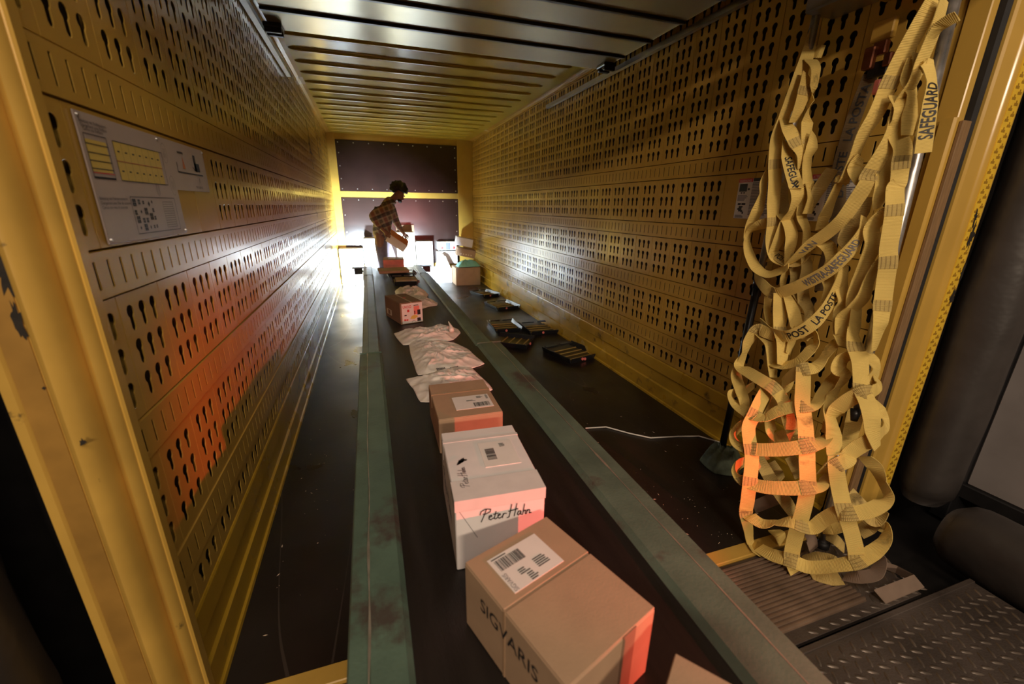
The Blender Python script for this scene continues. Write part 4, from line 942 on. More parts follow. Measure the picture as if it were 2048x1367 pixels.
fbox('cream carton low beside the conveyor end', 440, 1165, 490, 1250, 7.50, 0.30, 'cream', ox=600, oy=250, sc=3.905, zmin=0.001)
fbox('white carton under the bright middle carton front', 520, 660, 730, 760, 7.30, 0.22, 'white', zmin=0.001)
MB_l = MB()
# cord, crumbs and small things on the floor
pts = [at(900+x/3.413, 530+y/3.413, 2, 0.006) for x, y in ((925, 1112), (1065, 1103), (1230, 1148), (1370, 1178), (1560, 1168), (1700, 1166), (1800, 1195), (1900, 1225))]
tag(MB().tube(pts, 0.0045, 8).build('plastic_cord', 'cord', None, True), 'thin white cord lying across the dark floor', 'cord')
cr = MB(); r = random.Random(4)
for k in range(170):
    x = r.uniform(0.85, 1.80); y = r.uniform(1.06, 2.6); s = r.uniform(0.0008, 0.0026)
    if r.random() < 0.5: x = r.uniform(1.0, 1.4); y = r.uniform(1.06, 1.5)
    if r.random() < 0.15: x = r.uniform(-0.45, -0.15); y = r.uniform(1.2, 2.6)
    a = r.uniform(0, 3.1); l = s*r.choice((1, 1, 1.5, 4)); c, s_ = math.cos(a), math.sin(a)
    cr.add([(x+c*l, y+s_*l, 0.0015), (x-s_*s, y+c*s, 0.0015), (x-c*l, y-s_*l, 0.0015), (x+s_*s, y-c*s, 0.0015), (x, y, 0.0015+s)], [(0, 1, 4), (1, 2, 4), (2, 3, 4), (3, 0, 4)])
o = cr.build('floor_crumbs', 'dust'); tag(o, 'light crumbs and dust scattered on the dark floor', 'debris', kind='stuff')

# ------------------------------------------------------------------ cargo net of yellow webbing hanging from two poles
CROPS = {'A': (1440, 60, 4.271), 'B': (1460, 330, 3.905), 'C': (1440, 640, 4.882), 'D': (1440, 880, 4.021), 'E': (1780, 0, 3.418)}
CAM = Vector((0, 0, CAM_H))
def net_pt(px, py, layer):
    d = AX_R*(px-1024)+AX_U*(683.5-py)-AX_B*FPX
    t1 = (1.70+0.12*layer)/d.x                       # upright part runs parallel to the wall
    D = 2.66+0.42*layer; t2 = D/(1.2*d.x+d.y)         # lower part bulges out onto the lip
    f = min(1, max(0, (py-560)/440.0)); f = f*f*(3-2*f)
    p = CAM+d*(t1*(1-f)+t2*f)
    if p.z < 0.004: p = CAM+d*((0.004-CAM_H)/d.z)
    return p
def ribbon_frames(pts, n=9):
    """pts: (Vector, w) -> centreline frames by Catmull-Rom"""
    out = []
    for i in range(len(pts)-1):
        p0 = pts[max(i-1, 0)]; p1 = pts[i]; p2 = pts[i+1]; p3 = pts[min(i+2, len(pts)-1)]
        for k in range(n+(1 if i == len(pts)-2 else 0)):
            t = k/n
            c = 0.5*((2*p1[0])+(p2[0]-p0[0])*t+(2*p0[0]-5*p1[0]+4*p2[0]-p3[0])*t*t+(3*p1[0]-p0[0]-3*p2[0]+p3[0])*t**3)
            w = p1[1]*(1-t)+p2[1]*t; out.append([c, w])
    fr = []; s = 0
    for i, (c, w) in enumerate(out):
        T = (out[min(i+1, len(out)-1)][0]-out[max(i-1, 0)][0]).normalized(); V = (CAM-c).normalized()
        S = T.cross(V).normalized(); Nn = S.cross(T).normalized()
        a = math.acos(max(-1, min(1, abs(w))))*(1 if w >= 0 else -1)
        S2 = S*math.cos(a)+Nn*math.sin(a); N2 = S2.cross(T).normalized()
        if N2.dot(V) < 0: N2 = -N2
        if i: s += (c-out[i-1][0]).length
        fr.append((c, T, S2, N2, s))
    return fr
def ribbon(fr, width=0.047, th=0.0022):
    mb = MB(); uv = []
    for c, T, S, Nn, s in fr:
        for a, b in ((-1, 1), (1, 1), (1, -1), (-1, -1)): mb.v.append(tuple(c+S*(a*width/2)+Nn*(b*th/2))); uv.append((s, a*width/2))
    for i in range(len(fr)-1):
        for k in range(4): mb.f.append((i*4+k, i*4+(k+1) % 4, (i+1)*4+(k+1) % 4, (i+1)*4+k))
    L = (len(fr)-1)*4; mb.f += [(3, 2, 1, 0), (L, L+1, L+2, L+3)]
    me = mb.mesh('strap'); lay = me.uv_layers.new(name='weave')
    for lp in me.loops: lay.data[lp.index].uv = uv[lp.vertex_index]
    return me
def strap_text(fr, word, s0, length, size, parent, m='ink', flip=False, width=0.047):
    V, F, tw = text_polys(word, True); mb = MB(); ss = [f[4] for f in fr]
    def mp(x, y):
        u = x/tw; s = s0+u*length if not flip else s0+(1-u)*length
        t = (y-0.5)*size*(-1 if not flip else 1)
        i = 0
        while i < len(ss)-2 and ss[i+1] < s: i += 1
        k = (s-ss[i])/max(1e-6, ss[i+1]-ss[i]); a, b = fr[i], fr[i+1]
        c = a[0].lerp(b[0], k); S = a[2].lerp(b[2], k); Nn = a[3].lerp(b[3], k)
        return c+S*t+Nn*0.0022
    mb.add([mp(x, y) for x, y in V], F); return mb.build('lettering', m, parent)
net = thing('cargo_net', 'yellow webbing cargo net hanging bundled from two poles by the right wall', 'net', (1.6, 1.0, 0.0))
NB = Vector((1.6, 1.0, 0.0))
def to_net(me, root_loc=NB):
    for v in me.vertices: v.co -= root_loc
    return me
def strap(data, m='web', width=0.051, parent=net, name='strap', base=NB, patches=(), words=()):
    """data: list of (crop, x, y, layer, w)"""
    pts = []
    for q in data:
        ox, oy, sc = CROPS[q[0]]; pts.append((net_pt(ox+q[1]/sc, oy+q[2]/sc, q[3] if len(q) > 3 else 0), q[4] if len(q) > 4 else 0.95))
    fr = ribbon_frames(pts); fr = [(c-base, T, S, Nn, s) for c, T, S, Nn, s in fr]
    o = link(name, ribbon(fr, width), m, parent)
    for idx in patches:
        i = min(idx*9, len(fr)-3); seg = [f for f in fr if abs(f[4]-fr[i][4]) < 0.024]
        if len(seg) > 1:
            me = ribbon(seg, width*1.04, 0.0052); link('stitched_patch', me, 'web_dirty' if m == 'web' else m, o)
            st = MB()
            for k in range(4):
                for c, T, S, Nn, s in (seg[0], seg[-1], seg[len(seg)//2]): pass
                t = -0.36+0.24*k
                st.add([c+S*(width*t-0.0012)+Nn*0.0034 for c, T, S, Nn, s in seg]+[c+S*(width*t+0.0012)+Nn*0.0034 for c, T, S, Nn, s in seg], [(j, j+1, len(seg)+j+1, len(seg)+j) for j in range(len(seg)-1)])
            st.build('stitching', 'stitch', o)
    for w in words: strap_text(fr, *w[:4], o, *w[4:])
    return o
def S(crop, pts, layer=0.0, w=0.95, **k):
    out = []
    for p in pts:
        if isinstance(p[0], str): out.append((p[0], p[1], p[2], p[3] if len(p) > 3 and p[3] is not None else layer, p[4] if len(p) > 4 else w))
        else: out.append((crop, p[0], p[1], p[2] if len(p) > 2 and p[2] is not None else layer, p[3] if len(p) > 3 else w))
    return strap(out, **k)
# left hank on the rear pole
S('A', [(800, 10, 0.9, 0.5), (755, 190, 0.7), (690, 370, 0.3), (610, 590, 0.2), (545, 740, 0.1, 0.75), (485, 930, 0.1), (468, 1150, 0.0), ('B', 350, 130, 0.0), ('B', 338, 300), ('B', 332, 440, 0.0, 0.8), ('B', 318, 600, 0.1, 0.8), ('B', 345, 720, 0.2, 0.7), ('B', 440, 775, 0.3, 0.5)], patches=(6, 9))
S('A', [(770, 250, 0.6, 0.6), (815, 330, 0.4, 0.6), (800, 480, 0.4, 0.5), (770, 620, 0.4, -0.5), (745, 790, 0.3, 0.8), (735, 950, 0.3, 0.6), (760, 1080, 0.4, 0.4), (715, 1250, 0.4, 0.8), ('B', 560, 120, 0.4, 0.6), ('B', 580, 260, 0.4, 0.9), ('B', 560, 400, 0.4, 0.7), ('B', 600, 520, 0.4, 0.5), ('B', 590, 680, 0.4, 0.7)], m='web')
S('A', [(735, 370, 0.3, 0.4), (720, 520, 0.2, 0.9), (665, 690, 0.1, 0.7), (620, 790, 0.1, 0.5)], patches=(1,))
S('A', [(540, 740, 0.2, 0.5), (590, 850, 0.0, 0.9), (650, 960, 0.0, 0.95), (700, 1060, 0.1, 0.7), (690, 1180, 0.2, 0.4)], patches=(2,))
S('A', [(570, 960, 0.15, 0.5), (580, 1080, 0.0, 0.9), (610, 1200, -0.1, 0.95), (650, 1340, -0.1, 0.95), ('B', 505, 130, -0.1, 0.95), ('B', 530, 240, 0.0, 0.9), ('B', 490, 350, 0.1, 0.5), ('B', 430, 450, 0.2, 0.8), ('B', 380, 580, 0.2, 0.8), ('B', 330, 690, 0.2, 0.6)], words=(('SAFEGUARD', 0.075, 0.185, 0.026, 'ink', False),))
S('A', [(800, 880, 0.4, 0.3), (785, 1000, 0.3, 0.8), (740, 1120, 0.3, 0.5), (750, 1300, 0.3, 0.7), ('B', 620, 150, 0.3, 0.5), ('B', 630, 260, 0.3, 0.4), ('B', 600, 380, 0.3, 0.6)])
S('B', [(300, 50, 0.2, 0.5), (262, 140, 0.1, 0.6), (255, 230, 0.1, 0.5), (215, 350, 0.0, 0.95), (160, 470, 0.1, 0.8), (132, 580, 0.2, 0.5), (150, 690, 0.2, 0.8), (205, 800, 0.1, 0.85), (290, 850, 0.1, 0.6), (400, 820, 0.1, 0.6), (460, 770, 0.0, 0.5)])
S('B', [(310, 450, 0.1, 0.9), (230, 470, 0.0, 0.9), (150, 530, 0.2, 0.5), (135, 620, 0.4, 0.3)])
S('B', [(400, 380, 0.3, 0.6), (450, 440, 0.2, 0.8), (480, 540, 0.2, 0.9), (470, 640, 0.2, 0.8), (450, 760, 0.3, 0.4)])
S('B', [(300, 720, 0.4, 0.5), (350, 700, 0.3, 0.8), (420, 740, 0.3, 0.8), (500, 770, 0.3, 0.6), (570, 750, 0.4, 0.3), (610, 690, 0.5, 0.4)], m='web_dirty', words=(('LA POSTE', 0.02, 0.10, 0.024),))
S('B', [(440, 380, 0.4, 0.7), (410, 260, 0.5, 0.8), (430, 160, 0.5, 0.6), (480, 90, 0.5, 0.5)], m='web_dirty')
S('B', [(500, 780, 0.5, 0.7), (520, 880, 0.4, 0.9), (500, 960, 0.4, 0.6), (570, 1050, 0.4, 0.9), (620, 1150, 0.4, 0.7), (600, 1250, 0.5, 0.5)], m='web_dirty')
S('B', [(590, 700, 0.5, 0.6), (600, 820, 0.4, 0.8), (570, 960, 0.4, 0.8), (580, 1080, 0.4, 0.9)], m='web_dirty')
S('B', [(460, 780, 0.4, 0.3), (420, 880, 0.3, 0.5), (410, 960, 0.3, 0.3)])
# right hank on the front pole
S('E', [(300, -20, 0.0, 0.6), (225, 130, -0.1, 0.9), (100, 360, -0.1, 0.95), (0, 560, -0.1, 0.95), ('A', 1340, 700, -0.1, 0.9), ('A', 1225, 890, -0.1, 0.75), ('A', 1150, 1070, 0.0, 0.55), ('A', 1060, 1270, 0.1, 0.45), ('B', 860, 130, 0.2, 0.45), ('B', 790, 280, 0.2, 0.55), ('B', 740, 400, 0.3, 0.8), ('B', 700, 500, 0.4, 0.5)], patches=(3,))
S('E', [(375, -10, 0.1, 0.4), (330, 140, 0.0, 0.5), (280, 270, 0.0, 0.6), (215, 420, 0.0, 0.6), (160, 560, 0.0, 0.5), (60, 720, 0.0, 0.6), ('A', 1480, 870, -0.05, 0.8), ('A', 1390, 1050, -0.1, 0.9), ('A', 1270, 1240, -0.1, 0.95), ('B', 1075, 130, -0.15, 0.95), ('B', 985, 270, -0.15, 0.95), ('B', 880, 420, -0.15, 0.9), ('B', 760, 530, -0.1, 0.9), ('B', 630, 620, -0.1, 0.85), ('B', 530, 710, 0.0, 0.6), ('B', 455, 775, 0.1, 0.3)], patches=(8,), words=(('VAN', 0.80, 0.075, 0.024, 'inkgrey', True),))
S('A', [(1500, 560, 0.0, 0.5), (1560, 640, -0.1, 0.9), (1530, 760, -0.05, 0.7), (1500, 860, 0.0, 0.9), (1560, 1000, 0.05, 0.95), (1545, 1130, 0.05, 0.95), (1530, 1300, 0.05, 0.95), ('B', 1290, 180, 0.0, 0.95), ('B', 1285, 345, -0.1, 0.98), ('B', 1262, 500, -0.1, 0.98), ('B', 1238, 650, -0.1, 0.98), ('B', 1235, 760, -0.1, 0.98), ('B', 1212, 920, -0.1, 0.98), ('B', 1190, 1090, -0.1, 0.98), ('B', 1175, 1230, -0.1, 0.8), ('C', 1540, 130, 0.0, 0.55), ('C', 1500, 300, 0.1, 0.2)], patches=(5, 8, 11, 13), width=0.050)
S('A', [(1640, 250, 0.1, 0.5), (1600, 420, 0.1, 0.7), (1640, 560, 0.1, 0.4), (1620, 740, 0.1, 0.8), (1600, 900, 0.1, 0.6)], m='web')
S('A', [(1490, 850, 0.2, 0.6), (1450, 1000, 0.2, 0.7), (1400, 1150, 0.2, 0.8), ('B', 1200, 130, 0.15, 0.9), ('B', 1170, 260, 0.15, 0.8), ('B', 1150, 340, 0.2, 0.4)])
S('A', [(1200, 1080, 0.1, 0.5), (1160, 1180, 0.0, 0.98), (1220, 1290, 0.0, 0.9), ('B', 1060, 130, 0.05, 0.6)], m='web')
S('B', [(1290, 350, 0.0, 0.9), (1180, 400, 0.0, 0.8), (1105, 500, 0.0, 0.9), (1120, 620, 0.05, 0.95), (1060, 760, 0.1, 0.8), (1010, 900, 0.15, 0.9), (960, 1010, 0.2, 0.7), (940, 1100, 0.3, 0.5)])
S('B', [(1240, 740, 0.0, 0.9), (1150, 790, 0.05, 0.5), (1090, 890, 0.1, 0.6), (1040, 1030, 0.1, 0.8), (960, 1120, 0.15, 0.7), (880, 1200, 0.2, 0.9), (860, 1320, 0.3, 0.6)])
S('B', [(1080, 250, 0.2, 0.4), (1030, 360, 0.2, 0.9), (950, 470, 0.2, 0.98), (890, 590, 0.2, 0.8), (930, 670, 0.25, 0.3)], m='web_dirty')
S('B', [(1045, 400, 0.05, 0.3), (1035, 500, 0.0, 0.4), (990, 590, -0.1, 0.7), (900, 700, -0.2, 0.95), (770, 820, -0.25, 0.98), (620, 905, -0.25, 0.98), (470, 970, -0.2, 0.95), (340, 1000, -0.1, 0.95), (250, 930, 0.0, 0.8), (190, 850, 0.2, 0.4)], patches=(7,), words=(('WISTRA-SAFEGUARD', 0.085, 0.245, 0.030, 'inkgrey', True),))
S('B', [(890, 780, 0.2, 0.4), (870, 880, 0.1, 0.6), (810, 1010, 0.0, 0.6), (750, 1120, -0.15, 0.75), (660, 1225, -0.25, 0.95), (550, 1300, -0.25, 0.95), (430, 1335, -0.2, 0.9), (320, 1300, -0.05, 0.6), (240, 1230, 0.1, 0.5)], words=(('LA POSTE', 0.11, 0.135, 0.028, 'ink', True), ('POST', 0.27, 0.085, 0.028, 'ink', True)))
S('B', [(690, 590, 0.2, 0.6), (770, 640, 0.2, 0.95), (790, 740, 0.2, 0.7), (760, 860, 0.2, 0.9), (775, 960, 0.2, 0.7), (740, 1080, 0.2, 0.6)])
S('B', [(900, 780, 0.3, 0.4), (870, 950, 0.2, 0.8), (890, 1060, 0.2, 0.7), (850, 1150, 0.3, 0.7), (860, 1300, 0.3, 0.9), ('C', 1180, 150, 0.3, 0.9), ('C', 1200, 260, 0.3, 0.5)], m='web')
S('B', [(800, 30, 0.5, 0.8), (700, 180, 0.5, 0.95), (640, 300, 0.5, 0.6), (620, 380, 0.5, 0.3)], m='web_dirty')
S('B', [(390, 1000, -0.05, 0.95), (388, 1150, -0.05, 0.98), (390, 1290, 0.0, 0.9), ('C', 610, 200, 0.0, 0.9), ('C', 610, 330, 0.05, 0.8), ('C', 600, 440, 0.1, 0.6)], patches=(2,))
S('B', [(450, 1000, 0.15, 0.7), (490, 1120, 0.1, 0.9), (520, 1250, 0.1, 0.9), ('C', 760, 60, 0.2, 0.5), ('C', 700, 210, 0.2, 0.5), ('C', 660, 330, 0.2, 0.3)])
S('B', [(300, 1030, 0.2, 0.6), (290, 1130, 0.2, 0.5), (310, 1240, 0.2, 0.5), ('C', 470, 60, 0.3, 0.6)])
S('B', [(990, 1100, 0.3, 0.6), (975, 1250, 0.3, 0.7), ('C', 1300, 130, 0.2, 0.7), ('C', 1320, 260, 0.1, 0.95), ('C', 1365, 400, 0.05, 0.95), ('C', 1375, 550, 0.05, 0.9), ('C', 1385, 680, 0.0, 0.9), ('C', 1440, 800, 0.0, 0.95), ('C', 1480, 950, 0.0, 0.95), ('C', 1490, 1090, 0.05, 0.8), ('C', 1535, 1250, 0.1, 0.4)], patches=(3, 6))
# shoulder of the bag
S('C', [(540, 160, 0.0, 0.8), (450, 120, -0.1, 0.95), (360, 95, -0.1, 0.95), (275, 210, 0.0, 0.8), (240, 320, 0.1, 0.4), (200, 420, 0.2, 0.6), (160, 540, 0.2, 0.9), (200, 680, 0.15, 0.9), (235, 790, 0.1, 0.8), (240, 920, 0.2, 0.5), (230, 990, 0.3, 0.4)], patches=(2,))
S('C', [(380, 110, 0.1, 0.8), (480, 210, 0.1, 0.9), (500, 330, 0.15, 0.7), (510, 440, 0.2, 0.7), (520, 560, 0.3, 0.5)], m='web')
S('C', [(240, 340, 0.3, 0.3), (190, 440, 0.1, 0.8), (300, 520, -0.1, 0.95), (430, 600, -0.15, 0.95), (520, 660, -0.1, 0.95), (610, 770, 0.05, 0.9), (650, 900, 0.1, 0.9), (690, 1030, 0.15, 0.95), (740, 1160, 0.3, 0.9)], patches=(4,), m='web')
S('C', [(330, 630, 0.5, 0.4), (240, 690, 0.4, 0.7), (140, 710, 0.2, 0.8), (110, 740, 0.1, 0.4), (170, 830, 0.0, 0.8), (310, 920, -0.1, 0.95), (430, 955, -0.1, 0.5), (560, 890, -0.1, 0.8), (700, 850, -0.1, 0.85), (820, 840, -0.1, 0.9), (930, 820, 0.1, 0.6), (1010, 710, 0.3, 0.8), (1100, 590, 0.5, 0.9), (1170, 480, 0.6, 0.4)], patches=(5, 9), m='web')
S('C', [(815, 470, 0.0, 0.95), (810, 640, -0.05, 0.98), (805, 820, -0.1, 0.98), (830, 1000, -0.1, 0.95), (845, 1200, -0.1, 0.98), (850, 1340, -0.1, 0.98), ('D', 700, 180, -0.1, 0.98), ('D', 705, 370, -0.1, 0.98), ('D', 670, 560, -0.1, 0.95), ('D', 610, 760, -0.1, 0.98), ('D', 575, 940, -0.1, 0.98), ('D', 600, 1070, -0.05, 0.6)], patches=(0, 4, 7, 10), m='web')
S('C', [(510, 420, 0.2, 0.6), (620, 440, 0.1, 0.6), (760, 400, 0.05, 0.6), (880, 290, 0.1, 0.7), (940, 210, 0.15, 0.3), (900, 120, 0.2, 0.5), (800, 180, 0.3, 0.8)])
S('C', [(600, 620, 0.2, 0.5), (700, 540, 0.05, 0.8), (810, 480, -0.05, 0.95), (920, 460, 0.05, 0.9), (1010, 370, 0.2, 0.5), (1090, 260, 0.3, 0.7), (1150, 180, 0.4, 0.4)], patches=(2,))
S('C', [(480, 640, 0.05, 0.95), (400, 780, -0.05, 0.95), (335, 920, -0.1, 0.95), (280, 1040, -0.1, 0.95), (290, 1180, -0.1, 0.95), (305, 1270, -0.1, 0.95), ('D', 255, 180, -0.1, 0.95), ('D', 240, 330, -0.1, 0.95), ('D', 222, 480, -0.05, 0.95), ('D', 208, 590, 0.0, 0.9), ('D', 230, 720, 0.1, 0.7), ('D', 250, 830, 0.15, 0.5), ('D', 300, 920, 0.2, 0.4)], patches=(0, 2, 5, 7, 9), m='web')
S('C', [(420, 980, 0.4, 0.5), (340, 1010, 0.3, 0.7), (230, 1020, 0.2, 0.8), (140, 1100, 0.2, 0.5), (170, 1200, 0.0, 0.8), (310, 1255, -0.1, 0.95), (560, 1262, -0.15, 0.98), (840, 1230, -0.15, 0.98), (990, 1180, 0.0, 0.8), (1060, 1090, 0.3, 0.6), (1000, 1030, 0.5, 0.8)], patches=(5, 7), m='web')
S('C', [(690, 540, 0.4, 0.7), (640, 640, 0.4, 0.9), (560, 730, 0.4, 0.7), (500, 850, 0.4, 0.5), (440, 930, 0.4, 0.3)], m='web')
S('C', [(480, 960, 0.3, 0.7), (500, 1080, 0.3, 0.8), (530, 1140, 0.4, 0.3)], m='web')
S('C', [(480, 1200, 0.5, 0.5), (580, 1140, 0.5, 0.9), (700, 1110, 0.5, 0.9), (780, 1060, 0.5, 0.4)], m='web')
S('C', [(1300, 330, 0.2, 0.5), (1190, 380, 0.2, 0.8), (1160, 480, 0.2, 0.98), (1230, 540, 0.25, 0.6), (1150, 660, 0.3, 0.3), (1090, 760, 0.3, 0.7), (1060, 870, 0.2, 0.6), (1090, 1010, 0.1, 0.7), (1110, 1130, 0.1, 0.95), (1115, 1280, 0.05, 0.9), ('D', 935, 120, 0.0, 0.95)], m='web')
S('C', [(1410, 300, 0.3, 0.5), (1490, 390, 0.3, 0.7), (1525, 490, 0.3, 0.35), (1480, 580, 0.25, 0.6), (1430, 640, 0.2, 0.5)], m='web')
S('C', [(1530, 560, 0.35, 0.3), (1545, 650, 0.25, 0.35), (1490, 695, 0.1, 0.8), (1400, 710, -0.05, 0.95), (1270, 770, 0.0, 0.95), (1140, 870, 0.1, 0.95), (1080, 960, 0.2, 0.5)], patches=(3,), m='web')
S('C', [(1340, 830, 0.6, 0.95), (1300, 1000, 0.6, 0.98), (1260, 1170, 0.6, 0.9), (1210, 1300, 0.6, 0.6)], m='web')
S('C', [(1470, 780, 0.4, 0.5), (1560, 880, 0.4, 0.7), (1615, 980, 0.4, 0.35), (1600, 1075, 0.25, 0.3), (1480, 1165, 0.1, 0.9), (1350, 1240, 0.1, 0.95), (1260, 1310, 0.1, 0.9), ('D', 1020, 160, 0.05, 0.95), ('D', 920, 210, 0.0, 0.9), ('D', 830, 270, 0.2, 0.5)], m='web', patches=(8,))
# belly and foot of the bag
S('D', [(380, 130, 0.4, 0.4), (280, 150, 0.4, 0.7), (160, 190, 0.2, 0.7), (125, 250, 0.1, 0.4), (190, 320, 0.0, 0.9), (330, 370, -0.1, 0.95), (520, 385, -0.15, 0.98), (700, 378, -0.15, 0.98), (810, 355, 0.0, 0.8), (840, 270, 0.3, 0.4)], patches=(4, 7), m='web')
S('D', [(300, 100, 0.2, 0.5), (360, 230, 0.2, 0.9), (450, 380, 0.2, 0.95), (540, 510, 0.2, 0.95), (600, 600, 0.2, 0.7)], m='web_dirty')
S('D', [(200, 570, 0.3, 0.5), (240, 610, 0.0, 0.9), (340, 670, -0.1, 0.7), (450, 660, -0.1, 0.3), (560, 655, -0.15, 0.8), (660, 685, -0.15, 0.95), (750, 700, -0.1, 0.9), (830, 640, -0.05, 0.9), (930, 590, -0.1, 0.95), (1030, 590, -0.15, 0.95), (1180, 570, -0.1, 0.95), (1300, 510, 0.05, 0.9), (1345, 440, 0.25, 0.5), (1300, 330, 0.45, 0.5), (1240, 210, 0.4, 0.9), (1160, 130, 0.35, 0.6)], patches=(5, 9), m='web')
S('D', [(935, 130, 0.0, 0.95), (935, 230, 0.0, 0.95), (960, 390, 0.0, 0.98), (1000, 560, -0.1, 0.98), (1045, 700, -0.1, 0.95), (1085, 850, -0.1, 0.95), (1105, 980, -0.1, 0.95)], patches=(3, 6), m='web')
S('D', [(310, 860, 0.1, 0.8), (420, 920, -0.05, 0.95), (570, 965, -0.15, 0.98), (720, 1020, -0.15, 0.9), (900, 1010, -0.15, 0.8), (1090, 975, -0.15, 0.95), (1230, 900, -0.05, 0.95), (1325, 800, 0.1, 0.7), (1325, 700, 0.3, 0.5), (1260, 720, 0.5, 0.8)], patches=(2, 5), m='web')
S('D', [(1040, 420, 0.35, 0.8), (1130, 520, 0.35, 0.9), (1240, 640, 0.35, 0.95), (1330, 560, 0.4, 0.5)], m='web_dirty')
S('D', [(1120, 740, 0.45, 0.9), (1190, 700, 0.45, 0.98), (1260, 640, 0.45, 0.8), (1320, 560, 0.45, 0.4)], m='web_dirty')
S('D', [(270, 540, 0.45, 0.9), (390, 490, 0.45, 0.95), (530, 440, 0.45, 0.8)], m='web_taupe')
S('D', [(400, 180, 0.6, 0.9), (460, 270, 0.6, 0.98), (500, 320, 0.6, 0.6)], m='web_dirty')
S('D', [(430, 720, 0.5, 0.6), (480, 760, 0.4, 0.9), (500, 820, 0.4, 0.5)], m='web')
S('D', [(680, 740, 0.3, 0.4), (730, 790, 0.3, 0.8), (755, 880, 0.3, 0.6)], m='web_taupe')
S('D', [(820, 710, 0.5, 0.7), (900, 705, 0.5, 0.95), (985, 700, 0.5, 0.6)], m='web')
S('D', [(660, 960, 0.2, 0.5), (790, 940, 0.2, 0.8), (930, 960, 0.2, 0.4), (860, 1040, 0.1, 0.6), (760, 1080, 0.05, 0.6), (880, 1110, 0.0, 0.9), (975, 1110, 0.05, 0.8)], m='web_dirty')
S('D', [(1000, 1095, 0.1, 0.5), (1120, 1100, 0.05, 0.8), (1250, 1070, 0.1, 0.8), (1290, 960, 0.3, 0.6), (1210, 960, 0.4, 0.7)], m='web_taupe')
S('D', [(560, 130, 0.6, 0.8), (620, 230, 0.6, 0.95), (640, 300, 0.6, 0.7)], m='web_dirty')
S('D', [(850, 760, 0.5, 0.7), (930, 800, 0.5, 0.8), (1000, 870, 0.5, 0.5)], m='web_dirty')
# loose printed tail at the front pole and loops round the poles
S('E', [(215, 480, -0.1, 0.4), (250, 440, -0.15, 0.6), (285, 560, -0.15, 0.5), (275, 700, -0.2, 0.85), (250, 870, -0.2, 0.95), (225, 1045, -0.2, 0.95)], words=(('SAFEGUARD', 0.085, 0.165, 0.034, 'ink', True),), width=0.042)
S('E', [(460, 110, -0.15, 0.8), (400, 140, -0.15, 0.9), (330, 190, -0.1, 0.9), (280, 270, 0.0, 0.6), (255, 340, 0.1, 0.4)], width=0.036)
S('A', [(795, 180, 0.95, 0.9), (840, 182, 0.85, 0.98), (885, 185, 0.95, 0.9)], width=0.046)
S('A', [(1690, 200, 0.15, 0.4), (1700, 330, 0.15, 0.6), (1690, 400, 0.2, 0.4)], m='web_dirty')

# poles
def pole(label, p0, p1, r, mats=('alu', 'blackmetal'), split=0.5, collar=True):
    o = thing('load_pole', label, 'pole', p1, group='poles carrying the cargo net'); d = Vector(p0)-Vector(p1)
    MB().tube([(0, 0, 0), d*split], r*1.15, 14).build('lower_tube', mats[1], o, True)
    MB().tube([d*split, d], r, 14).build('upper_tube', mats[0], o, True)
    if collar: MB().tube([d*(split-0.012), d*(split+0.012)], r*1.4, 14).build('collar', 'blackmetal', o, True)
    MB().tube([(0, 0, 0), d.normalized()*0.03], r*1.5, 14).build('rubber_foot', 'rubber', o, True)
pole('aluminium pole behind the left hank of the net with black lower tube', at(1642, -12, 0, 1.80), Vector((1.80, 1.60, 0.003)), 0.016, split=0.46)
pB0, pB1 = at(1916, -30, 0, 1.76), at(1690, 900, 0, 1.70)
dB = (pB1-pB0); pB1 = pB0+dB*((pB0.z-0.006)/(pB0.z-pB1.z))
pole('aluminium pole in front of the right door post under the net', pB0, pB1, 0.017, ('alu', 'alu'), 0.30)

# printed ratchet strap hanging on the wall
rs = thing('ratchet_strap', 'grimy beige ratchet strap printed LA POSTE LA POSTA on the wall', 'strap', (1.86, 1.2, 1.5)); RB = Vector((1.86, 1.2, 1.5))
strap([('A', 1290, 380, 1.45, 0.95), ('A', 1200, 600, 1.4, 0.95), ('A', 1120, 830, 1.4, 0.95), ('A', 1050, 1060, 1.4, 0.95), ('A', 1000, 1260, 1.4, 0.9), ('B', 850, 120, 1.3, 0.9), ('B', 845, 330, 1.2, 0.9), ('B', 800, 560, 1.2, 0.8), ('B', 740, 800, 1.2, 0.9), ('B', 700, 980, 1.2, 0.7)], 'web_beige', 0.052, rs, 'webbing', RB, words=(('LA POSTA', 0.03, 0.20, 0.028, 'ink', True), ('LA POSTE', 0.27, 0.20, 0.028, 'ink', True)))
def RP(px, py, x): return at(1440+px/4.271, 60+py/4.271, 0, x)-RB
for (a, b, c, d, nm, m_, x) in ((1330, -60, 1480, 60, 'hook_plate', 'yellow', 1.87), (1330, 110, 1420, 200, 'ratchet_frame', 'buckle', 1.86), (1255, 160, 1300, 330, 'ratchet_handle', 'buckle', 1.84), (1420, 200, 1460, 300, 'ratchet_side', 'buckle', 1.85), (1290, 290, 1430, 380, 'ratchet_drum', 'blackmetal', 1.86), (1335, 430, 1362, 545, 'release_pin', 'redpink', 1.84)):
    p, q = RP(a, b, x), RP(c, d, x); MB().box((p.x-0.012, min(p.y, q.y), min(p.z, q.z)), (p.x+0.012, max(p.y, q.y), max(p.z, q.z)), 0.004).build(nm, m_, rs)

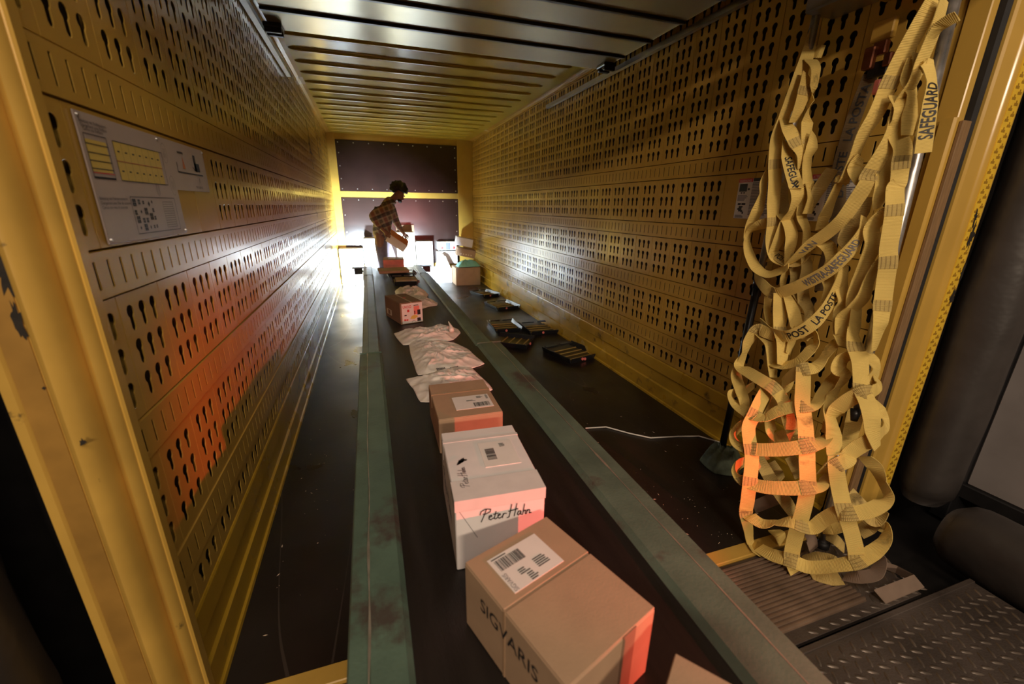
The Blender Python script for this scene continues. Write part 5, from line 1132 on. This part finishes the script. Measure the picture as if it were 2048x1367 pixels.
# loose taupe strap end on the plate
ts = thing('strap_end', 'taupe strap end folded on the dark lip plate', 'strap', (1.72, 0.70, -0.012)); TB = Vector((1.72, 0.70, -0.012))
def fl2(x, y, z): return at(1440+x/4.021, 880+y/4.021, 2, z)-TB
q = [fl2(1240, 1200, 0.05), fl2(1560, 1078, 0.05), fl2(1645, 1180, 0.0), fl2(1335, 1310, 0.0)]
mb = MB(); n = Vector((0, 0, 0.003)); mb.add([p for p in q]+[p-n for p in q], [(0, 1, 2, 3), (7, 6, 5, 4), (0, 4, 5, 1), (1, 5, 6, 2), (2, 6, 7, 3), (3, 7, 4, 0)]); mb.build('flat_end', 'web_taupe', ts)
q2 = [fl2(1290, 960, 0.03), fl2(1430, 1010, 0.03), fl2(1560, 1078, 0.05), fl2(1300, 1060, 0.0)]
mb = MB(); mb.add([p for p in q2[:3]]+[p-Vector((0, 0, 0.035)) for p in q2[:3]], [(0, 1, 4, 3), (1, 2, 5, 4)]); mb.build('standing_fold', 'web_taupe', ts)
# crumpled green cloth behind the foot of the net
gp = at(1478, 905, 2, 0.05); gp.x -= 0.12
bag('cloth_bundle', 'crumpled dark green cloth behind the left foot of the net', [(gp.x-0.10, gp.y-0.06), (gp.x, gp.y-0.12), (gp.x+0.12, gp.y-0.06), (gp.x+0.14, gp.y+0.08), (gp.x+0.02, gp.y+0.12), (gp.x-0.09, gp.y+0.06)], 0.13, 'teal_dark', z=0.001, seed=31, group=None, wr=0.6)['category'] = 'cloth'
# track bracket at the top right
bp = at(1690, 8, 0, 1.80)
tb_ = thing('track_bracket', 'grey steel track bracket at the top of the right wall', 'bracket', bp)
MB().box((-0.06, -0.10, 0.0), (0.10, 0.12, 0.10), 0.006).build('housing', 'steel', tb_)
MB().box((-0.02, -0.30, -0.012), (0.10, -0.08, 0.0), 0.003).build('mounting_angle', 'yellow', tb_)
MB().tube([(0.04, -0.18, -0.016), (0.04, -0.18, -0.010)], 0.02, 12).build('bolt_hole', 'rubber', tb_)

# ------------------------------------------------------------------ the man at the conveyor end
def skin_mesh(name, J, edges, root, sub=2):
    names = list(J); idx = {n: i for i, n in enumerate(names)}
    me = bpy.data.meshes.new(name); me.from_pydata([J[n][0] for n in names], [(idx[a], idx[b]) for a, b in edges], []); me.update()
    o = bpy.data.objects.new(name, me); col.objects.link(o); m = o.modifiers.new('skin', 'SKIN'); m.use_smooth_shade = True; m.branch_smoothing = 0.6
    for i, n in enumerate(names):
        r = J[n][1]; d = me.skin_vertices[0].data[i]; d.radius = r if isinstance(r, tuple) else (r, r); d.use_root = (n == root)
    if sub: s = o.modifiers.new('sub', 'SUBSURF'); s.levels = sub; s.render_levels = sub
    bpy.context.view_layer.update(); dg = bpy.context.evaluated_depsgraph_get(); out = bpy.data.meshes.new_from_object(o.evaluated_get(dg))
    bpy.data.objects.remove(o); out.polygons.foreach_set('use_smooth', [True]*len(out.polygons)); return out
def pp(x, y, Y): return at(700+x/6.51, 350+y/6.51, 1, Y)
PB = pp(420, 800, 6.86); PB.z = 0
man = thing('person', 'man in a plaid shirt bending forward with a box in his hands', 'person', PB)
def L_(v): return v-PB
pel = L_(pp(400, 800, 6.86)); wai = L_(pp(405, 650, 6.86)); che = L_(pp(455, 470, 6.86)); nkb = L_(pp(535, 345, 6.86)); nk2 = L_(pp(580, 300, 6.855))
hd = L_(pp(632, 248, 6.85)); fwd = Vector((0.80, -0.22, -0.52)).normalized(); upv = Vector((0.50, -0.02, 0.86)).normalized()
shn, shf = L_(pp(470, 395, 6.70)), L_(pp(535, 400, 7.00))
eln, elf = L_(pp(275, 535, 6.64)), L_(pp(590, 590, 7.02)); wrn, wrf = L_(pp(430, 715, 6.58)), L_(pp(675, 735, 6.90))
hin, hif = L_(pp(385, 820, 6.77)), L_(pp(430, 815, 6.95)); knn, knf = L_(pp(430, 1120, 6.74)), L_(pp(545, 1110, 6.95))
ann, anf = L_(pp(395, 1400, 6.78)), L_(pp(510, 1400, 6.97)); ann.z = anf.z = 0.09
J = {'pel': (pel, 0.115), 'wai': (wai, 0.105), 'che': (che, (0.13, 0.115)), 'nkb': (nkb, 0.075), 'nk2': (nk2, 0.064),
     'jaw': (hd-upv*0.05+fwd*0.03, 0.062), 'hdc': (hd+upv*0.02, 0.088), 'hdt': (hd+upv*0.085-fwd*0.005, 0.066), 'nos': (hd-upv*0.012+fwd*0.105, 0.013),
     'shn': (shn, 0.058), 'eln': (eln, 0.041), 'wrn': (wrn, 0.027), 'shf': (shf, 0.058), 'elf': (elf, 0.041), 'wrf': (wrf, 0.027),
     'hin': (hin, 0.088), 'knn': (knn, 0.055), 'ann': (ann, 0.038), 'hif': (hif, 0.088), 'knf': (knf, 0.055), 'anf': (anf, 0.038),
     'fon': (ann+Vector((0.14, -0.03, -0.05)), 0.034), 'fof': (anf+Vector((0.14, -0.03, -0.05)), 0.034)}
E_ = [('pel', 'wai'), ('wai', 'che'), ('che', 'nkb'), ('nkb', 'nk2'), ('nk2', 'jaw'), ('jaw', 'hdc'), ('hdc', 'hdt'), ('jaw', 'nos'), ('che', 'shn'), ('shn', 'eln'), ('eln', 'wrn'), ('che', 'shf'), ('shf', 'elf'), ('elf', 'wrf'),
      ('pel', 'hin'), ('hin', 'knn'), ('knn', 'ann'), ('pel', 'hif'), ('hif', 'knf'), ('knf', 'anf'), ('ann', 'fon'), ('anf', 'fof')]
def hand(tag_, wr, d, spread, palmn):
    d = d.normalized(); s = spread.normalized(); n = palmn.normalized()
    J[tag_+'p'] = (wr+d*0.055, (0.036, 0.020)); E_.append(('wr'+tag_, tag_+'p'))
    for k, (off, ln) in enumerate(((-0.030, 0.060), (-0.010, 0.072), (0.010, 0.068), (0.028, 0.052))):
        b = wr+d*0.085+s*off; J['%sf%da' % (tag_, k)] = (b, 0.0105); J['%sf%db' % (tag_, k)] = (b+d*ln*0.5+n*0.012, 0.0095); J['%sf%dc' % (tag_, k)] = (b+d*ln*0.75+n*0.034, 0.0085)
        E_.extend([(tag_+'p', '%sf%da' % (tag_, k)), ('%sf%da' % (tag_, k), '%sf%db' % (tag_, k)), ('%sf%db' % (tag_, k), '%sf%dc' % (tag_, k))])
    J[tag_+'ta'] = (wr+d*0.045-s*0.045+n*0.012, 0.0125); J[tag_+'tb'] = (wr+d*0.085-s*0.055+n*0.035, 0.010); E_.extend([(tag_+'p', tag_+'ta'), (tag_+'ta', tag_+'tb')])
hand('n', wrn, L_(pp(520, 790, 6.58))-wrn, Vector((0.3, 0, 0.9)), Vector((0.2, 0.9, 0.1)))
hand('f', wrf, L_(pp(740, 800, 6.86))-wrf, Vector((0.5, 0, 0.8)), Vector((0.0, -0.9, -0.3)))
link('body', skin_mesh('body', J, E_, 'pel'), 'skin', man)
k = 1.0
SJ = {'hem': (pel+Vector((0.0, 0, -0.09)), 0.175), 'wai': (wai, 0.170), 'che': (che, (0.195, 0.180)), 'nkb': (nkb, 0.115), 'col': (nk2-Vector((0.015, 0, 0.01)), 0.080),
      'shn': (shn, 0.078), 'an2': (shn.lerp(eln, 0.5), 0.066), 'eln': (eln, 0.058), 'wrn': (wrn+(eln-wrn)*0.10, 0.042), 'shf': (shf, 0.078), 'elf': (elf, 0.058), 'wrf': (wrf+(elf-wrf)*0.15, 0.042)}
SE = [('hem', 'wai'), ('wai', 'che'), ('che', 'nkb'), ('nkb', 'col'), ('che', 'shn'), ('shn', 'an2'), ('an2', 'eln'), ('eln', 'wrn'), ('che', 'shf'), ('shf', 'elf'), ('elf', 'wrf')]
link('plaid_shirt', skin_mesh('plaid_shirt', SJ, SE, 'che'), 'plaid', man)
TJ = {'pel': (pel, 0.128), 'hin': (hin, 0.108), 'knn': (knn, 0.080), 'ann': (ann+Vector((0, 0, 0.03)), 0.066), 'hif': (hif, 0.108), 'knf': (knf, 0.080), 'anf': (anf+Vector((0, 0, 0.03)), 0.066), 'top': (pel+Vector((0, 0, 0.07)), 0.125)}
link('trousers', skin_mesh('trousers', TJ, [('top', 'pel'), ('pel', 'hin'), ('hin', 'knn'), ('knn', 'ann'), ('pel', 'hif'), ('hif', 'knf'), ('knf', 'anf')], 'pel'), 'denim', man)
for a in (ann, anf): link('shoe', skin_mesh('shoe', {'a': (a+Vector((-0.04, 0.005, -0.045)), 0.045), 'b': (a+Vector((0.06, -0.01, -0.045)), 0.045), 'c': (a+Vector((0.17, -0.03, -0.055)), 0.034)}, [('a', 'b'), ('b', 'c')], 'b', 1), 'shoe', man)
# bushy hair: noisy cap around the back and top of the head
mb = MB(); nu, nv = 30, 18; cen = hd+upv*0.045-fwd*0.022; sx = upv.cross(fwd).normalized()
for j in range(nv+1):
    th2 = math.pi*j/nv
    for i in range(nu):
        a = 2*math.pi*i/nu; d = upv*math.cos(th2)+(fwd*math.cos(a)+sx*math.sin(a))*math.sin(th2)
        r = 0.135+0.022*noise.noise(d*7)+0.016*noise.noise(d*17)
        f = d.dot(fwd); u_ = d.dot(upv)
        if u_ < 0.12 and f > -0.15: r = 0.055
        if u_ < -0.55: r = 0.06
        mb.v.append(tuple(cen+d*r))
for j in range(nv):
    for i in range(nu): mb.f.append((j*nu+i, (j+1)*nu+i, (j+1)*nu+(i+1) % nu, j*nu+(i+1) % nu))
mb.build('hair', 'hair', man, True)
for s in (-1, 1):
    c = hd+fwd*0.083+upv*0.022+sx*s*0.032; MB().tube([c-fwd*0.004, c+fwd*0.008], [0.012, 0.006], 8).build('eye', 'label', man, True)
    c = hd+sx*s*0.088-upv*0.005-fwd*0.01; MB().tube([c-sx*s*0.01, c+sx*s*0.012, c+sx*s*0.016], [0.014, 0.028, 0.018], 10).build('ear', 'skin', man, True)
c = hd+fwd*0.086-upv*0.058; MB().tube([c-sx*0.024, c, c+sx*0.024], [0.004, 0.008, 0.004], 8).build('mouth', 'buckle', man, True)
mb = MB(); bc = hd-upv*0.075+fwd*0.045; mb.tube([bc-sx*0.05, bc+fwd*0.02, bc+sx*0.05], [0.016, 0.03, 0.016], 8); mb.build('beard', 'hair', man, True)
# box in his hands
hb = pp(612, 850, 6.74)
held = carton('parcel_box', 'orange and cream carton held tilted in the hands of the man', hb.x-0.03, hb.y, hb.z-0.05, 0.30, 0.24, 0.12, 0.0, 'cream', tape=None, tilt=(0.30, 0.62))
MB().box((-0.149, -0.119, 0.1195), (0.149, 0.119, 0.1215)).build('orange_lid', 'orange', held)
